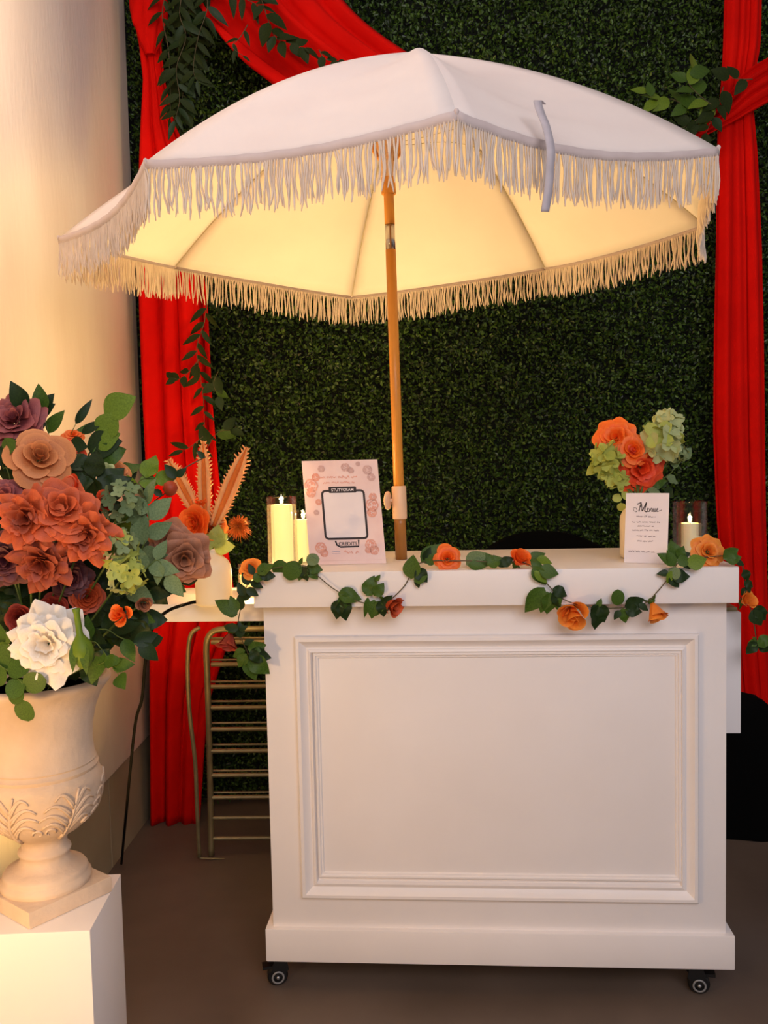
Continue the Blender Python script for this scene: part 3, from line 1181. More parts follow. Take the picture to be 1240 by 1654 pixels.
# foliage sprays of the arrangement: (points px,py,Y, kind, material, n, leaf px, label)
SP = [
    ([(45, 760, 1.72), (42, 700, 1.76), (40, 660, 1.76)], 'ovate', 'leafd', 3, 44, 'dark pointed leaves rising behind the mauve flower'),
    ([(85, 760, 1.78), (78, 700, 1.79), (70, 665, 1.78)], 'ovate', 'leafd', 3, 42, 'dark leaf sprig right of the mauve flower'),
    ([(130, 790, 1.78), (112, 720, 1.80), (122, 685, 1.80)], 'slim', 'leafd', 3, 48, 'slim dark leaves beside the tiny orange flower'),
    ([(20, 790, 1.70), (5, 755, 1.70), (8, 730, 1.68)], 'wide', 'leafd', 4, 60, 'broad dark leaves at the left edge below the mauve flower'),
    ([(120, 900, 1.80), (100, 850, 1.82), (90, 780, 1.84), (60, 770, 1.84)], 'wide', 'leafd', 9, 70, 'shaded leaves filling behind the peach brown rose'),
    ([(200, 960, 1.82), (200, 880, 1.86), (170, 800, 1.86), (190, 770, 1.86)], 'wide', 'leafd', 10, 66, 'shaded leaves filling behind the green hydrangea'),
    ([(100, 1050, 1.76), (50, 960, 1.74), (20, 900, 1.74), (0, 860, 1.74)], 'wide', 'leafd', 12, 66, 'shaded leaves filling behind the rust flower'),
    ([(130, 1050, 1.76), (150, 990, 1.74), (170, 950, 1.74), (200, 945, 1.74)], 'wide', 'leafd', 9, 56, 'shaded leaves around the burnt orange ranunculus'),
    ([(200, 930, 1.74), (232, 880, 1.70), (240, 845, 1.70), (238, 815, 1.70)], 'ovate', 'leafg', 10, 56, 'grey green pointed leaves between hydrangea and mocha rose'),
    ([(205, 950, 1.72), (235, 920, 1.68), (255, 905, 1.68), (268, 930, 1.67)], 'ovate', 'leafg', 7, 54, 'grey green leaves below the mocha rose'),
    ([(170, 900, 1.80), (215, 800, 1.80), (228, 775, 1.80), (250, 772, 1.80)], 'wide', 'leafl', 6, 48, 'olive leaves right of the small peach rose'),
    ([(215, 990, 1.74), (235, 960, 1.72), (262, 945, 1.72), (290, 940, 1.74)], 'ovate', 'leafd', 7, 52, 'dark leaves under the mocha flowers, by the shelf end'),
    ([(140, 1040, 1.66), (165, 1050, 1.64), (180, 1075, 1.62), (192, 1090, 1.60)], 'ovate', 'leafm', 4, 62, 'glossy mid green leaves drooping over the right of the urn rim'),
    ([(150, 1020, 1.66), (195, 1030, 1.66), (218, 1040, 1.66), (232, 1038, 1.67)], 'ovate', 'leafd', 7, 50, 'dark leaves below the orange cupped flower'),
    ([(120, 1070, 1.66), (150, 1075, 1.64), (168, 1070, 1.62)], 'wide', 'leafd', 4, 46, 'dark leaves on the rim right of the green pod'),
    ([(-10, 1040, 1.64), (-4, 1070, 1.61), (20, 1088, 1.60), (38, 1108, 1.59), (36, 1130, 1.59)], 'round', 'leafm', 9, 50, 'round eucalyptus leaves hanging over the urn rim, lower left'),
    ([(0, 1010, 1.66), (-6, 1040, 1.63), (4, 1060, 1.62)], 'round', 'leafl', 4, 40, 'bright round leaves at the left edge beside the white rose'),
]
for pts, kind, mk, n, lp, lab in SP:
    P = [bq(*p) for p in pts]
    P = [URNM+rvec(.03)+Vector((0, 0, .01))]+P if P[0].z > URNM.z+.02 else P
    spray('leaf_spray', P, kind, mk, n, lp*pts[-1][2]/FPX, lab, group='leaf sprays in the stone urn', mk2='leafm' if mk == 'leafd' else None)
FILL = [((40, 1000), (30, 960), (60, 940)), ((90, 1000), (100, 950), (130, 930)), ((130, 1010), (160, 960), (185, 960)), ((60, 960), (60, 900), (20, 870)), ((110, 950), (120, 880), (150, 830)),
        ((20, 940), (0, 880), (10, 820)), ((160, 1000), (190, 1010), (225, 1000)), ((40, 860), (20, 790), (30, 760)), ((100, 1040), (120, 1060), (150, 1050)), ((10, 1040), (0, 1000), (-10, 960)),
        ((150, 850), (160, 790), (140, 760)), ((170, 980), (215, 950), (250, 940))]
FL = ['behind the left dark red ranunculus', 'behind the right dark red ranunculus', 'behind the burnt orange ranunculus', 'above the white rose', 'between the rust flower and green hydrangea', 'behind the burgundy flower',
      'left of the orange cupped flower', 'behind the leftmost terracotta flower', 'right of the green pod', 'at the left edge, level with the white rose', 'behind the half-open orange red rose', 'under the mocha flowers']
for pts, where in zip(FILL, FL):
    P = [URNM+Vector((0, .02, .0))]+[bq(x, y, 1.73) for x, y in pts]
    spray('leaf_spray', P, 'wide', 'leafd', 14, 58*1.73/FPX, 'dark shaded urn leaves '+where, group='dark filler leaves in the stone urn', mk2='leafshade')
# big rounded leaves at the upper right, each placed on one branch
br = empty('leafy_branch', bq(150, 800, 1.78), 'branch with big rounded olive leaves against the cream wall', 'foliage')
stp = spline([URNM, bq(140, 860, 1.80), bq(140, 745, 1.80), bq(165, 712, 1.79), bq(172, 690, 1.78), bq(190, 668, 1.78)], 6)
MB().tube(stp, .0018, 6).build('stem', M['greenstem'], br)
for (b, t, kind, mk, sx) in [((168, 668), (217, 640), 'big', 'leafl', 1.0), ((163, 705), (186, 665), 'big', 'leafl', 1.15), ((150, 715), (192, 700), 'big', 'leafl', 1.1), ((140, 722), (195, 712), 'big', 'leafd', 1.0),
                             ((132, 700), (166, 678), 'slim', 'leafd', 1.2), ((112, 716), (140, 722), 'big', 'leafd', 1.1), ((150, 745), (200, 725), 'wide', 'leafm', 1)]:
    leaf(br, kind, mk, bq(b[0], b[1], 1.775), bq(t[0], t[1], 1.765), (0, -1, .1), sx=sx)
for (b, t) in [((58, 672), (84, 636)), ((58, 672), (86, 652))]:
    leaf(br, 'ovate', 'leafd', bq(*b, 1.79), bq(*t, 1.78), (0.1, -1, .1))
# berry sprig reaching right in front of the vase blooms
bs = empty('berry_sprig', bq(255, 800, 1.78), 'thin sprig with one red round berry and small leaves before the orange blooms', 'berry')
MB().tube(spline([URNM+Vector((.04, 0, .02)), bq(215, 870, 1.80), bq(245, 815, 1.80), bq(268, 795, 1.79), bq(290, 762, 1.79), bq(332, 738, 1.80)], 6), .0013, 6).build('stem', M['vine'], bs)
MB().lathe([(.001, -.0155), (.009, -.0125), (.0155, 0), (.012, .010), (.004, .0155), (.001, .0145)], 20, c=bq(275, 789, 1.775)).build('berry', M['burnt'], bs)
for b, t in [((285, 772), (265, 750)), ((285, 770), (300, 756)), ((262, 800), (245, 790)), ((255, 812), (272, 818)), ((330, 740), (318, 728))]:
    leaf(bs, 'ovate', 'leafd', bq(*b, 1.785), bq(*t, 1.78))


# ================================================================== ITEMS ON THE CART
def candle(name, c, r, h, cr, ch, label, power, fz=.016, cat='candle', wax='wax'):
    c = Vector(c)
    e = empty(name, c, label, cat, 'glass candle holders')
    g = [(r-.003, .004), (r-.002, .0005), (r, .002), (r, h), (r-.0008, h+.0006), (r-.0022, h), (r-.0022, .006), (.001, .005)]
    autosmooth(MB().lathe([(.001, .0005)]+g, 40, c=c).build('glass_cylinder', M['glass'], e))
    autosmooth(MB().lathe([(cr*.98, .0065), (cr, .010), (cr, ch-.004), (cr*.96, ch), (cr*.5, ch-.004), (.001, ch-.005)], 32, c=c).build('wax', M[wax], e), 40)
    MB().tube([c+Vector((0, 0, ch-.006)), c+Vector((.001, 0, ch+.006))], .0009, 6).build('wick', M['ink'], e)
    MB().lathe([(.0006, 0), (.0035, .003), (.0045, .008), (.003, .014), (.0012, .021), (.0003, .026)], 14, c=c+Vector((0, 0, ch+.002))).build('flame', M['flame'], e)
    point('candle_glow', c+Vector((0, 0, ch+.016)), power, WARM, .004)
    return e


c1 = ath(456, 915, ZT)
s_ = c1.y/FPX
candle('candle_holder', c1+Vector((0, .02, 0)), 24.5*s_, 113*s_, 17.5*s_, 100*s_, 'tall glowing pillar candle in clear glass, leftmost on the cart top', 5, wax='wax_lit')
c2 = ath(490, 912, ZT)
candle('candle_holder', c2+Vector((0, .03, 0)), 19*s_, 88*s_, 14*s_, 73*s_, 'shorter glowing candle in glass, half behind the blush sign', 2, wax='wax_lit')
c3 = TC @ Vector((-.690, .30, 1.048))
candle('candle_holder', c3, .030, .085, .024, .055, 'low candle in glass on the raised side shelf by the cart', 52, wax='wax_lit')
c4 = ath(1117, 898, ZT)
candle('candle_holder', c4+Vector((0, .015, 0)), 27*c4.y/FPX, 88*c4.y/FPX, 13.5*c4.y/FPX, 53*c4.y/FPX, 'slim candle in clear glass at the right end of the cart', 1.0)
# short pale votive in the same glass
vo = MB().lathe([(.016, 0), (.018, .03), (.0185, .052), (.016, .0525), (.001, .050)], 28, c=ath(1124, 896, ZT)+Vector((.004, -.030, 0))).build('votive_candle', M['ceramic'])
tag(vo, 'short pale votive candle in front of the right glass candle holder', 'candle')

# ---- blush sign
sb, sbr = ath(500.6, 912.5, ZT+.001), ath(623.5, 910, ZT+.001)
stl = at(487, 744.7, sb.y+.035)
stry = at(612.5, 741, sbr.y+.035)


def panel(name, bl, br_, tl, m_, thick, label, cat):
    e = empty(name, (bl+br_)/2, label, cat)
    u = br_-bl
    v = tl-bl
    n = u.cross(v).normalized()      # towards the viewer when u right, v up
    if n.y > 0:
        n = -n
    tr = bl+u+v

    def P(a, b, off=0):
        return bl+u*a+v*b+n*off
    vs = [P(0, 0), P(1, 0), P(1, 1), P(0, 1), P(0, 0, -thick), P(1, 0, -thick), P(1, 1, -thick), P(0, 1, -thick)]
    obj('board', vs, [(0, 1, 2, 3), (7, 6, 5, 4), (0, 4, 5, 1), (1, 5, 6, 2), (2, 6, 7, 3), (3, 7, 4, 0)], m_, e, False)
    return e, P, u.length, v.length


def ribbon(mb, P, pts, w_, asp, off=.0006):
    """flat stroke in panel coords; pts are (a,b); w_ in a-units; asp = width/height"""
    n = len(pts)
    vs = []
    for i, (a, b) in enumerate(pts):
        a0, b0 = pts[max(i-1, 0)]
        a1, b1 = pts[min(i+1, n-1)]
        dx, dy = (a1-a0)*asp, (b1-b0)
        l = math.hypot(dx, dy) or 1
        ww = w_[i] if isinstance(w_, (list, tuple)) else w_
        nx, ny = -dy/l*ww, dx/l*ww*asp
        vs += [P(a+nx, b+ny, off), P(a-nx, b-ny, off)]
    mb.add(vs, [(2*i, 2*i+1, 2*i+3, 2*i+2) for i in range(n-1)])


def squiggle(mb, P, a0, a1, b, h, w_, asp, seed=0, off=.0006):
    """tiny unreadable handwriting-like line of words"""
    r_ = random.Random(seed)
    a = a0
    while a < a1:
        wl = r_.uniform(.07, .16)
        e = min(a+wl, a1)
        pts = []
        x = a
        while x < e:
            pts.append((x, b+h*r_.uniform(-.5, .5)*(1.5 if r_.random() < .2 else 1)))
            x += h*.30/asp
        if len(pts) > 2:
            ribbon(mb, P, pts, w_, asp, off)
        a = e+.025


def text_part(txt, P, a, b, wid, m_, parent, name, W_, H_, off=.0007, shear=0):
    cu = bpy.data.curves.new('t', 'FONT')
    cu.body = txt
    cu.align_x = 'CENTER'
    cu.align_y = 'CENTER'
    cu.shear = shear
    cu.offset = .012
    to = bpy.data.objects.new('t', cu)
    COL.objects.link(to)
    dg = bpy.context.evaluated_depsgraph_get()
    me = bpy.data.meshes.new_from_object(to.evaluated_get(dg))
    bpy.data.objects.remove(to)
    xs = [v.co.x for v in me.vertices]
    ys = [v.co.y for v in me.vertices]
    sc = wid/(max(xs)-min(xs))
    cx, cy = (max(xs)+min(xs))/2, (max(ys)+min(ys))/2
    vs = [P(a+(v.co.x-cx)*sc, b+(v.co.y-cy)*sc*W_/H_, off) for v in me.vertices]
    fs = [tuple(p.vertices) for p in me.polygons]
    return obj(name, vs, fs, m_, parent, False)


sign, P, W_, H_ = panel('sign', sb, sbr, stl, M['blush'], .004, 'blush pink board sign with a black framed square and floral print', 'sign')
asp = W_/H_
fr = MB()


def rrect(a0, a1, b0, b1, r):
    pts = []
    for (cx_, cy_, s0_) in ((a1-r, b1-r*asp, 0), (a0+r, b1-r*asp, 90), (a0+r, b0+r*asp, 180), (a1-r, b0+r*asp, 270)):
        for k in range(7):
            t = math.radians(s0_+15*k)
            pts.append((cx_+r*math.cos(t), cy_+r*asp*math.sin(t)))
    pts.append(pts[0])
    return pts


RX = (.235, .785, .245, .705)
ribbon(fr, P, rrect(*RX, .045), .014, asp)
fr.build('black_frame', M['ink'], sign, False)
# the plain pale field inside the frame
pts = rrect(RX[0]+.01, RX[1]-.01, RX[2]+.008, RX[3]-.008, .035)[:-1]
obj('pale_field', [P(a, b, .0003) for a, b in pts], [tuple(range(len(pts)))], M['paper'], sign, False)
pts = rrect(.325, .69, .685, .745, .015)[:-1]
obj('header_tab', [P(a, b, .0008) for a, b in pts], [tuple(range(len(pts)))], M['ink'], sign, False)
text_part('STUTYGRAM', P, .507, .714, .29, M['paper'], sign, 'header_text', W_, H_, .0013)
ft = MB()
ribbon(ft, P, [(.36, .225), (.375, .185), (.42, .165), (.66, .168), (.665, .230)], .011, asp)
ft.build('footer_border', M['ink'], sign, False)
text_part('CREDITS', P, .52, .195, .24, M['ink'], sign, 'footer_text', W_, H_, .0012)
tl_ = MB()
squiggle(tl_, P, .20, .74, .835, .022, .0055, asp, 3)
squiggle(tl_, P, .26, .68, .785, .016, .0045, asp, 4)
tl_.build('faint_title', M['salmon'], sign, False)
t2 = MB()
squiggle(t2, P, .46, .66, .115, .026, .007, asp, 5)
t2.build('lower_line', M['salmon'], sign, False)
t3 = MB()
ribbon(t3, P, [(.30, .118), (.34, .124), (.41, .122)], .003, asp)
ribbon(t3, P, [(.30, .102), (.41, .104)], .0015, asp)
t3.build('blue_line', M['bluei'], sign, False)
t4 = MB()
ribbon(t4, P, [(.12, .036), (.95, .036)], .0012, asp)
t4.build('base_rule', M['palegrey'], sign, False)


def printed_flower(mb, a, b, r, seed, off=.0005):
    r_ = random.Random(seed)
    for ring, (n, rr) in enumerate(((6, 1.0), (5, .6), (3, .3))):
        for k in range(n):
            t0 = 2*PI*k/n+ring*.5+r_.uniform(-.2, .2)
            pts = []
            for j in range(7):
                t = t0-.55+1.1*j/6
                q = r*rr*(1+.12*math.sin(j/6*PI))
                pts.append((a+q*math.cos(t), b+q*math.sin(t)*asp))
            ribbon(mb, P, pts, .010, asp, off+.0001*ring)


pf = MB()
for q in ((.10, .76, .075), (.09, .69, .05), (.17, .84, .04), (.18, .60, .03), (.88, .56, .07), (.87, .49, .05), (.90, .64, .04), (.16, .16, .06), (.20, .11, .04), (.82, .18, .06), (.86, .13, .05), (.78, .13, .03)):
    printed_flower(pf, *q, seed=int(q[0]*100))
tag(pf.build('floral_print', M['salmon'], sign, False), kind='stuff')
pf = MB()
for q in ((.25, .92, .035), (.57, .93, .045), (.64, .90, .03), (.86, .90, .05), (.90, .83, .04), (.74, .96, .02), (.14, .50, .025)):
    printed_flower(pf, *q, seed=int(q[0]*100)+7)
pf.build('faint_floral_print', M['palegrey'], sign, False)
# easel leg behind
leg = MB()
leg.tube([P(.5, .55, -.005), P(.5, 0.01, -.005)+Vector((0, .06, 0))], .003, 6)
leg.build('easel_leg', M['rib'], sign)

# ---- menu card
mb0, mb1 = ath(1007.5, 908.5, ZT+.001), ath(1077, 911, ZT+.001)
mtl = at(1011, 796.5, mb0.y+.012)
menu, P, W_, H_ = panel('menu_card', mb0, mb1, mtl, M['paper'], .003, 'white menu card leaning on the vase at the right of the cart', 'menu')
asp = W_/H_
mt = MB()


def stroke(pts, w0):
    q = [(x, y) for x, y, _ in [tuple(v) for v in spline([(a, b, 0) for a, b in pts], 6)]]
    ribbon(mt, P, q, [w0*(.55+.45*abs(math.sin(i*.5))) for i in range(len(q))], asp)


X0, B0, sx_, sy_ = .20, .785, .60, .11
for pts, w0 in [
    ([(.0, .12), (-.03, .35), (.06, .45), (.12, .15), (.08, .0), (.02, .1)], .006),
    ([(.12, .8), (.2, .9), (.27, .95), (.22, .45), (.19, .05)], .013),
    ([(.27, .95), (.30, .40), (.33, .1), (.42, .7), (.48, 1.0), (.44, .5), (.42, .08), (.50, .02)], .012),
    ([(.50, .15), (.56, .30), (.54, .42), (.50, .25), (.53, .03), (.60, .10)], .008),
    ([(.60, .10), (.62, .40), (.61, .04), (.66, .38), (.69, .35), (.69, .05), (.73, .10)], .008),
    ([(.73, .10), (.74, .40), (.75, .05), (.80, .10), (.82, .40), (.82, .05), (.86, .12)], .008),
    ([(.86, .12), (.92, .30), (.90, .40), (.87, .22), (.90, .04), (1.0, .16), (1.07, .22)], .007),
    ([(.40, -.28), (.45, -.34), (.52, -.28)], .004),
]:
    stroke([(X0+a*sx_, B0-.055+b*sy_*1.25) for a, b in pts], w0)
mt.build('heading_script', M['ink'], menu, False)
ml = MB()
for k, (a0, a1, b) in enumerate([(.26, .71, .665), (.16, .80, .585), (.30, .68, .528), (.17, .79, .470), (.28, .71, .385), (.30, .67, .315), (.10, .71, .165)]):
    squiggle(ml, P, a0, a1, b, .016, .007, asp, 20+k)
tag(ml.build('menu_lines', M['greyink'], menu, False), kind='stuff')


# ---- bottle vases
def bottle(name, c, r, h, nr, label, m_='ceramic'):
    c = Vector(c)
    e = empty(name, c, label, 'vase')
    sh = h*.70
    pr = [(.001, .001), (r*.9, .001), (r*.97, .004), (r, .012), (r, sh*.85), (r*.97, sh), (r*.82, sh+(h-sh)*.30), (r*.55, sh+(h-sh)*.55), (nr*1.05, sh+(h-sh)*.72), (nr, h-.008),
          (nr*1.12, h-.003), (nr*1.05, h), (nr*.8, h-.001), (nr*.75, h-.03)]
    MB().lathe(pr, 48, c=c, caps=False).build('bottle', M[m_], e)
    return c+Vector((0, 0, h-.01))


v1c = ath(346, 977, 1.049)
k1 = v1c.y/FPX
v1m = bottle('bottle_vase', v1c, 29.5*k1, 92*k1, 8.5*k1, 'cream bottle vase on the raised side shelf, left of the cart')
v2c = ath(1034, 902, ZT+.001)
k2 = v2c.y/FPX
v2m = bottle('bottle_vase', v2c+Vector((0, .022, 0)), 29*k2, 98*k2, 9*k2, 'cream bottle vase mostly hidden behind the menu card')

# ---- flowers in the left vase
VY1 = v1c.y


def v1(px, py, dy=0):
    return at(px, py, VY1+dy)


GV = 'orange blooms in the left bottle vase'
flower('ranunculus', v1(308, 846, -.03), (-.45, -1, .1), 64*k1, RAN, 'orange', 'open orange ranunculus facing front in the left vase', 'flower', GV, root=v1m)
flower('ranunculus', v1(340, 848, 0), (.35, -.8, .4), 62*k1, RAN, 'amber', 'glowing amber ranunculus seen from the side, right of the open one in the left vase', 'flower', GV, root=v1m)
flower('ranunculus', v1(326, 815, .01), (-.1, -.3, 1), 40*k1, BUD, 'orange', 'small orange bud above the two ranunculus in the left vase', 'flower', GV, root=v1m)


def plume(b, t, wpx, label, dy):
    """long tapering blade with a ragged serrated border"""
    A, B = v1(*b, dy), v1(*t, dy-.01)
    e = empty('plume', A, label, 'flower', 'orange plumes in the left vase')
    d = (B-A)
    L = d.length
    d.normalize()
    side = d.cross(Vector((0, -1, 0))).normalized()
    if side.x < 0:
        side = -side
    n = 22
    wv = wpx*k1/2
    core = MB()
    prf = lambda s: (.55+.45*math.sin(PI*min(s*1.05, 1)))*(1-max(0, s-.82)*4.2)
    core.tube([A+d*L*s for s in np.linspace(0, 1, 16)], [max(wv*.42*prf(s), .0006) for s in np.linspace(0, 1, 16)], 8)
    core.build('core', M['plumeo'], e)
    for sg in (-1, 1):
        edge = MB()
        pts = [A+d*L*s+side*sg*wv*.62*prf(s)+Vector((0, -.002, 0)) for s in np.linspace(0, 1, 16)]
        edge.tube(pts, [max(wv*.34*prf(s), .0006) for s in np.linspace(0, 1, 16)], 7)
        for k in range(n):
            s = (k+.5)/n
            p = A+d*L*s+side*sg*wv*.8*prf(s)
            tip = p+side*sg*random.uniform(.25, .6)*wv+d*random.uniform(.002, .008)+Vector((0, random.uniform(-.004, .002), 0))
            edge.tube([p-d*.001, p.lerp(tip, .55), tip], [.0032, .0024, .0005], 6)
        edge.build('serrated_edge', M['plume'], e)
    stem_to(e, A, v1m)


plume((332, 850), (328, 712), 22, 'middle upright orange plume with ragged pale edges in the left vase', .01)
plume((345, 850), (399, 722), 27, 'right leaning orange plume with ragged pale edges in the left vase', 0)
plume((318, 830), (272, 742), 24, 'left leaning orange plume with ragged pale edges in the left vase', .02)
# fluffy thistle
tc_ = v1(385, 850, .01)
th = empty('thistle', tc_, 'fluffy orange thistle head leaning right of the left vase, before the hedge', 'flower')
mb = MB()
for k in range(420):
    v = rvec(1).normalized()
    v = (v+Vector((0, -.2, .1))).normalized()
    L = (17+random.uniform(-3, 5))*k1*(1.25 if v.z < -.2 else 1)
    mb.tube([tc_, tc_+v*L*.6+rvec(.001), tc_+v*L+Vector((0, 0, -.003))], [.0011, .0009, .0003], 3, False)
tag(mb.build('bristles', M['amber'], th), kind='stuff')
mb = MB().lathe([(.001, -.008), (.007, -.004), (.009, .002), (.005, .008), (.001, .009)], 12, c=tc_)
mb.build('head', M['burnt'], th)
stem_to(th, tc_+Vector((-.006, 0, -.008)), v1m)
# lime leaves under the blooms
e = empty('leaf_spray', v1m, 'yellow green leaves under the orange blooms of the left vase', 'foliage')
MB().tube([v1m+Vector((0, 0, -.02)), v1m+Vector((.004, -.006, .035))], .0018, 6).build('stem', M['lime'], e)
for b, t in [((346, 885), (358, 855)), ((346, 885), (378, 882)), ((344, 882), (330, 862)), ((348, 880), (366, 862)), ((346, 878), (352, 848)), ((344, 884), (325, 880))]:
    leaf(e, 'wide', 'lime', v1(*b, -.01), v1(*t, -.02))

# ---- flowers in the right vase
VY2 = v2c.y+.022


def v2(px, py, dy=0):
    return at(px, py, VY2+dy)


GR = 'orange roses in the right bottle vase'
flower('rose', v2(993, 703, -.01), (-.45, -1, .35), 66*k2, OPEN, 'orange', 'upper left orange rose of the three in the right vase', 'flower', GR, root=v2m, ruf=.03)
flower('rose', v2(1025, 725, -.03), (.05, -1, .25), 56*k2, ROSE, 'orange', 'middle orange rose with a spiral heart in the right vase', 'flower', GR, root=v2m)
flower('rose', v2(1040, 758, -.03), (.1, -1, -.15), 80*k2, OPEN, 'redor', 'largest, reddest rose, lowest in the right vase, above the menu card', 'flower', GR, root=v2m, ruf=.04)
hydrangea('hydrangea', v2(1076, 688, 0), (.2, -1, .5), 50*k2, 11, 17*k2, ['palegreen'], 'pale green hydrangea head, top right of the right vase', v2m)
hydrangea('hydrangea', v2(1068, 713, -.02), (0, -1, .1), 54*k2, 9, 23*k2, ['palegreen', 'lime'], 'lighter large-petalled green hydrangea just under the top one in the right vase', v2m)
hydrangea('hydrangea', v2(980, 742, 0), (-.5, -1, -.1), 50*k2, 10, 20*k2, ['lime'], 'lime yellow hydrangea drooping at the left of the right vase', v2m)
hydrangea('hydrangea', v2(995, 772, 0), (-.2, -1, -.4), 34*k2, 6, 16*k2, ['lime'], 'small lime florets at the lower left of the right vase bouquet', v2m)
hydrangea('hydrangea', v2(1092, 733, .01), (.6, -1, 0), 32*k2, 8, 12*k2, ['dullgreen'], 'small grey green cluster at the far right of the right vase bouquet', v2m)
for pts, kind, mk, n, lp, lab in [
    ([(1036, 790), (1055, 760), (1050, 740), (1045, 700)], 'wide', 'leafm', 6, 36, 'green leaves rising behind the roses of the right vase'),
    ([(1030, 800), (1000, 770), (978, 740), (966, 750)], 'ovate', 'lime', 7, 32, 'lime leaves at the left of the right vase bouquet'),
    ([(1036, 800), (1060, 780), (1082, 765), (1100, 742)], 'wide', 'leafg', 6, 32, 'grey green leaves at the lower right of the right vase bouquet'),
    ([(1036, 800), (1015, 785), (1005, 800), (1002, 812)], 'round', 'lime', 5, 22, 'round lime leaves hanging left of the menu card'),
    ([(1036, 805), (1030, 790), (1050, 785), (1072, 790)], 'wide', 'leafd', 6, 36, 'dark leaves filling just above the menu card'),
]:
    spray('leaf_spray', [v2m]+[v2(*q, .01) for q in pts], kind, mk, n, lp*k2, lab, group='leaves in the right bottle vase')


# ================================================================== GARLAND
gar = empty('rose_garland', TC @ Vector((0, 0, ZT)), 'artificial ivy garland with orange roses trailing along the cart top edge', 'garland')


def gp(px, py, mode):
    if mode == 'f':      # just off the countertop's front face
        return cart_front(px, py, .012, 0)
    if mode == 'b':      # lower: hangs free below the slab, same plane
        return cart_front(px, py, .010, 0)
    if mode == 't':      # lying along the top edge
        return cart_front(px, py, .0, .012)
    return at(px, py, mode)


GPATH = [(415, 1078, 2.27), (398, 1050, 2.27), (385, 1015, 2.27), (388, 985, 2.27), (397, 950, 2.26), (412, 925, 2.26), (440, 918, 'f'), (470, 915, 't'), (492, 914, 't'), (508, 926, 'f'), (540, 952, 'f'),
         (580, 972, 'f'), (620, 974, 'f'), (650, 950, 'f'), (662, 930, 'f'), (672, 912, 't'), (700, 906, 't'), (723, 906, 't'), (760, 906, 't'), (800, 908, 't'), (840, 908, 't'),
         (862, 918, 'f'), (885, 945, 'f'), (910, 968, 'f'), (950, 980, 'f'), (1000, 982, 'f'), (1040, 975, 'f'), (1062, 955, 'f'), (1082, 930, 'f'), (1100, 905, 't'), (1140, 900, 't'), (1175, 898, 't'),
         (1196, 905, 2.20), (1201, 930, 2.21), (1207, 965, 2.21), (1216, 1000, 2.21), (1222, 1040, 2.21)]
GPTS = spline([gp(*q) for q in GPATH], 6)
MB().tube(GPTS, .0014, 6).build('vine', M['vine'], gar)
rb = [(640, 985, 'f'), ]


def grose(px, py, mode, diapx, mk, d, layers=ROSE, **kw):
    p = gp(px, py, mode)
    R = diapx*p.y/FPX/2*(1.1 if layers is BUD2 else 1)
    d = Vector(d).normalized()
    base_ = p-d*R*(.75 if layers is BUD2 else .5)
    c = MB().lathe([(.001, -.35), (.22, -.25), (.30, 0), (.16, .10), (.001, .12)], 10)
    c.v = [facing(base_, d) @ (v*R) for v in c.v]
    r_ = c.build('rose', M['leafm'], gar)
    add_petals(r_, facing(base_, d), layers, R, mk, **kw)
    for k in range(4):
        a = k*PI/2+.4
        q = Matrix.Rotation(a, 3, d) @ d.orthogonal().normalized()
        leaf(r_, 'slim', 'leafm', base_, base_+q*R*.8-d*R*.2, d, 'sepal')
    return r_


BUD2 = [(3, .34, 1.15, 1.3, 0), (3, .58, 1.35, 1.15, .08), (4, .80, 1.30, 1.0, .30)]
grose(403, 913, 2.25, 38, 'amber', (-.1, -.8, .7), ROSE)
tag(grose(369, 1037, 2.27, 40, 'darkred', (-.2, -.5, -.9), BUD2, jit=.2), 'dark red rose')
tag(grose(634, 978, 'f', 40, 'burnt', (.7, -.6, -.35), BUD2, jit=.15), 'burnt orange rose')
grose(723, 900, 't', 44, 'orange', (0, -1, .35), ROSE)
grose(840, 903, 't', 36, 'orange', (.35, -.6, .6), BUD2, jit=.25)
tag(grose(923, 993, 'f', 54, 'amber', (-.25, -1, -.6), BUD2, jit=.3), 'amber rose')
tag(grose(1059, 988, 'f', 42, 'amber', (.25, -.5, -.8), BUD2, jit=.25), 'amber rose')
tag(grose(1148, 889, 't', 54, 'amber', (.1, -1, .35), OPEN, ruf=.03), 'amber rose')
grose(1207, 970, 2.20, 32, 'amber', (.3, -.7, .3), BUD2, jit=.2)

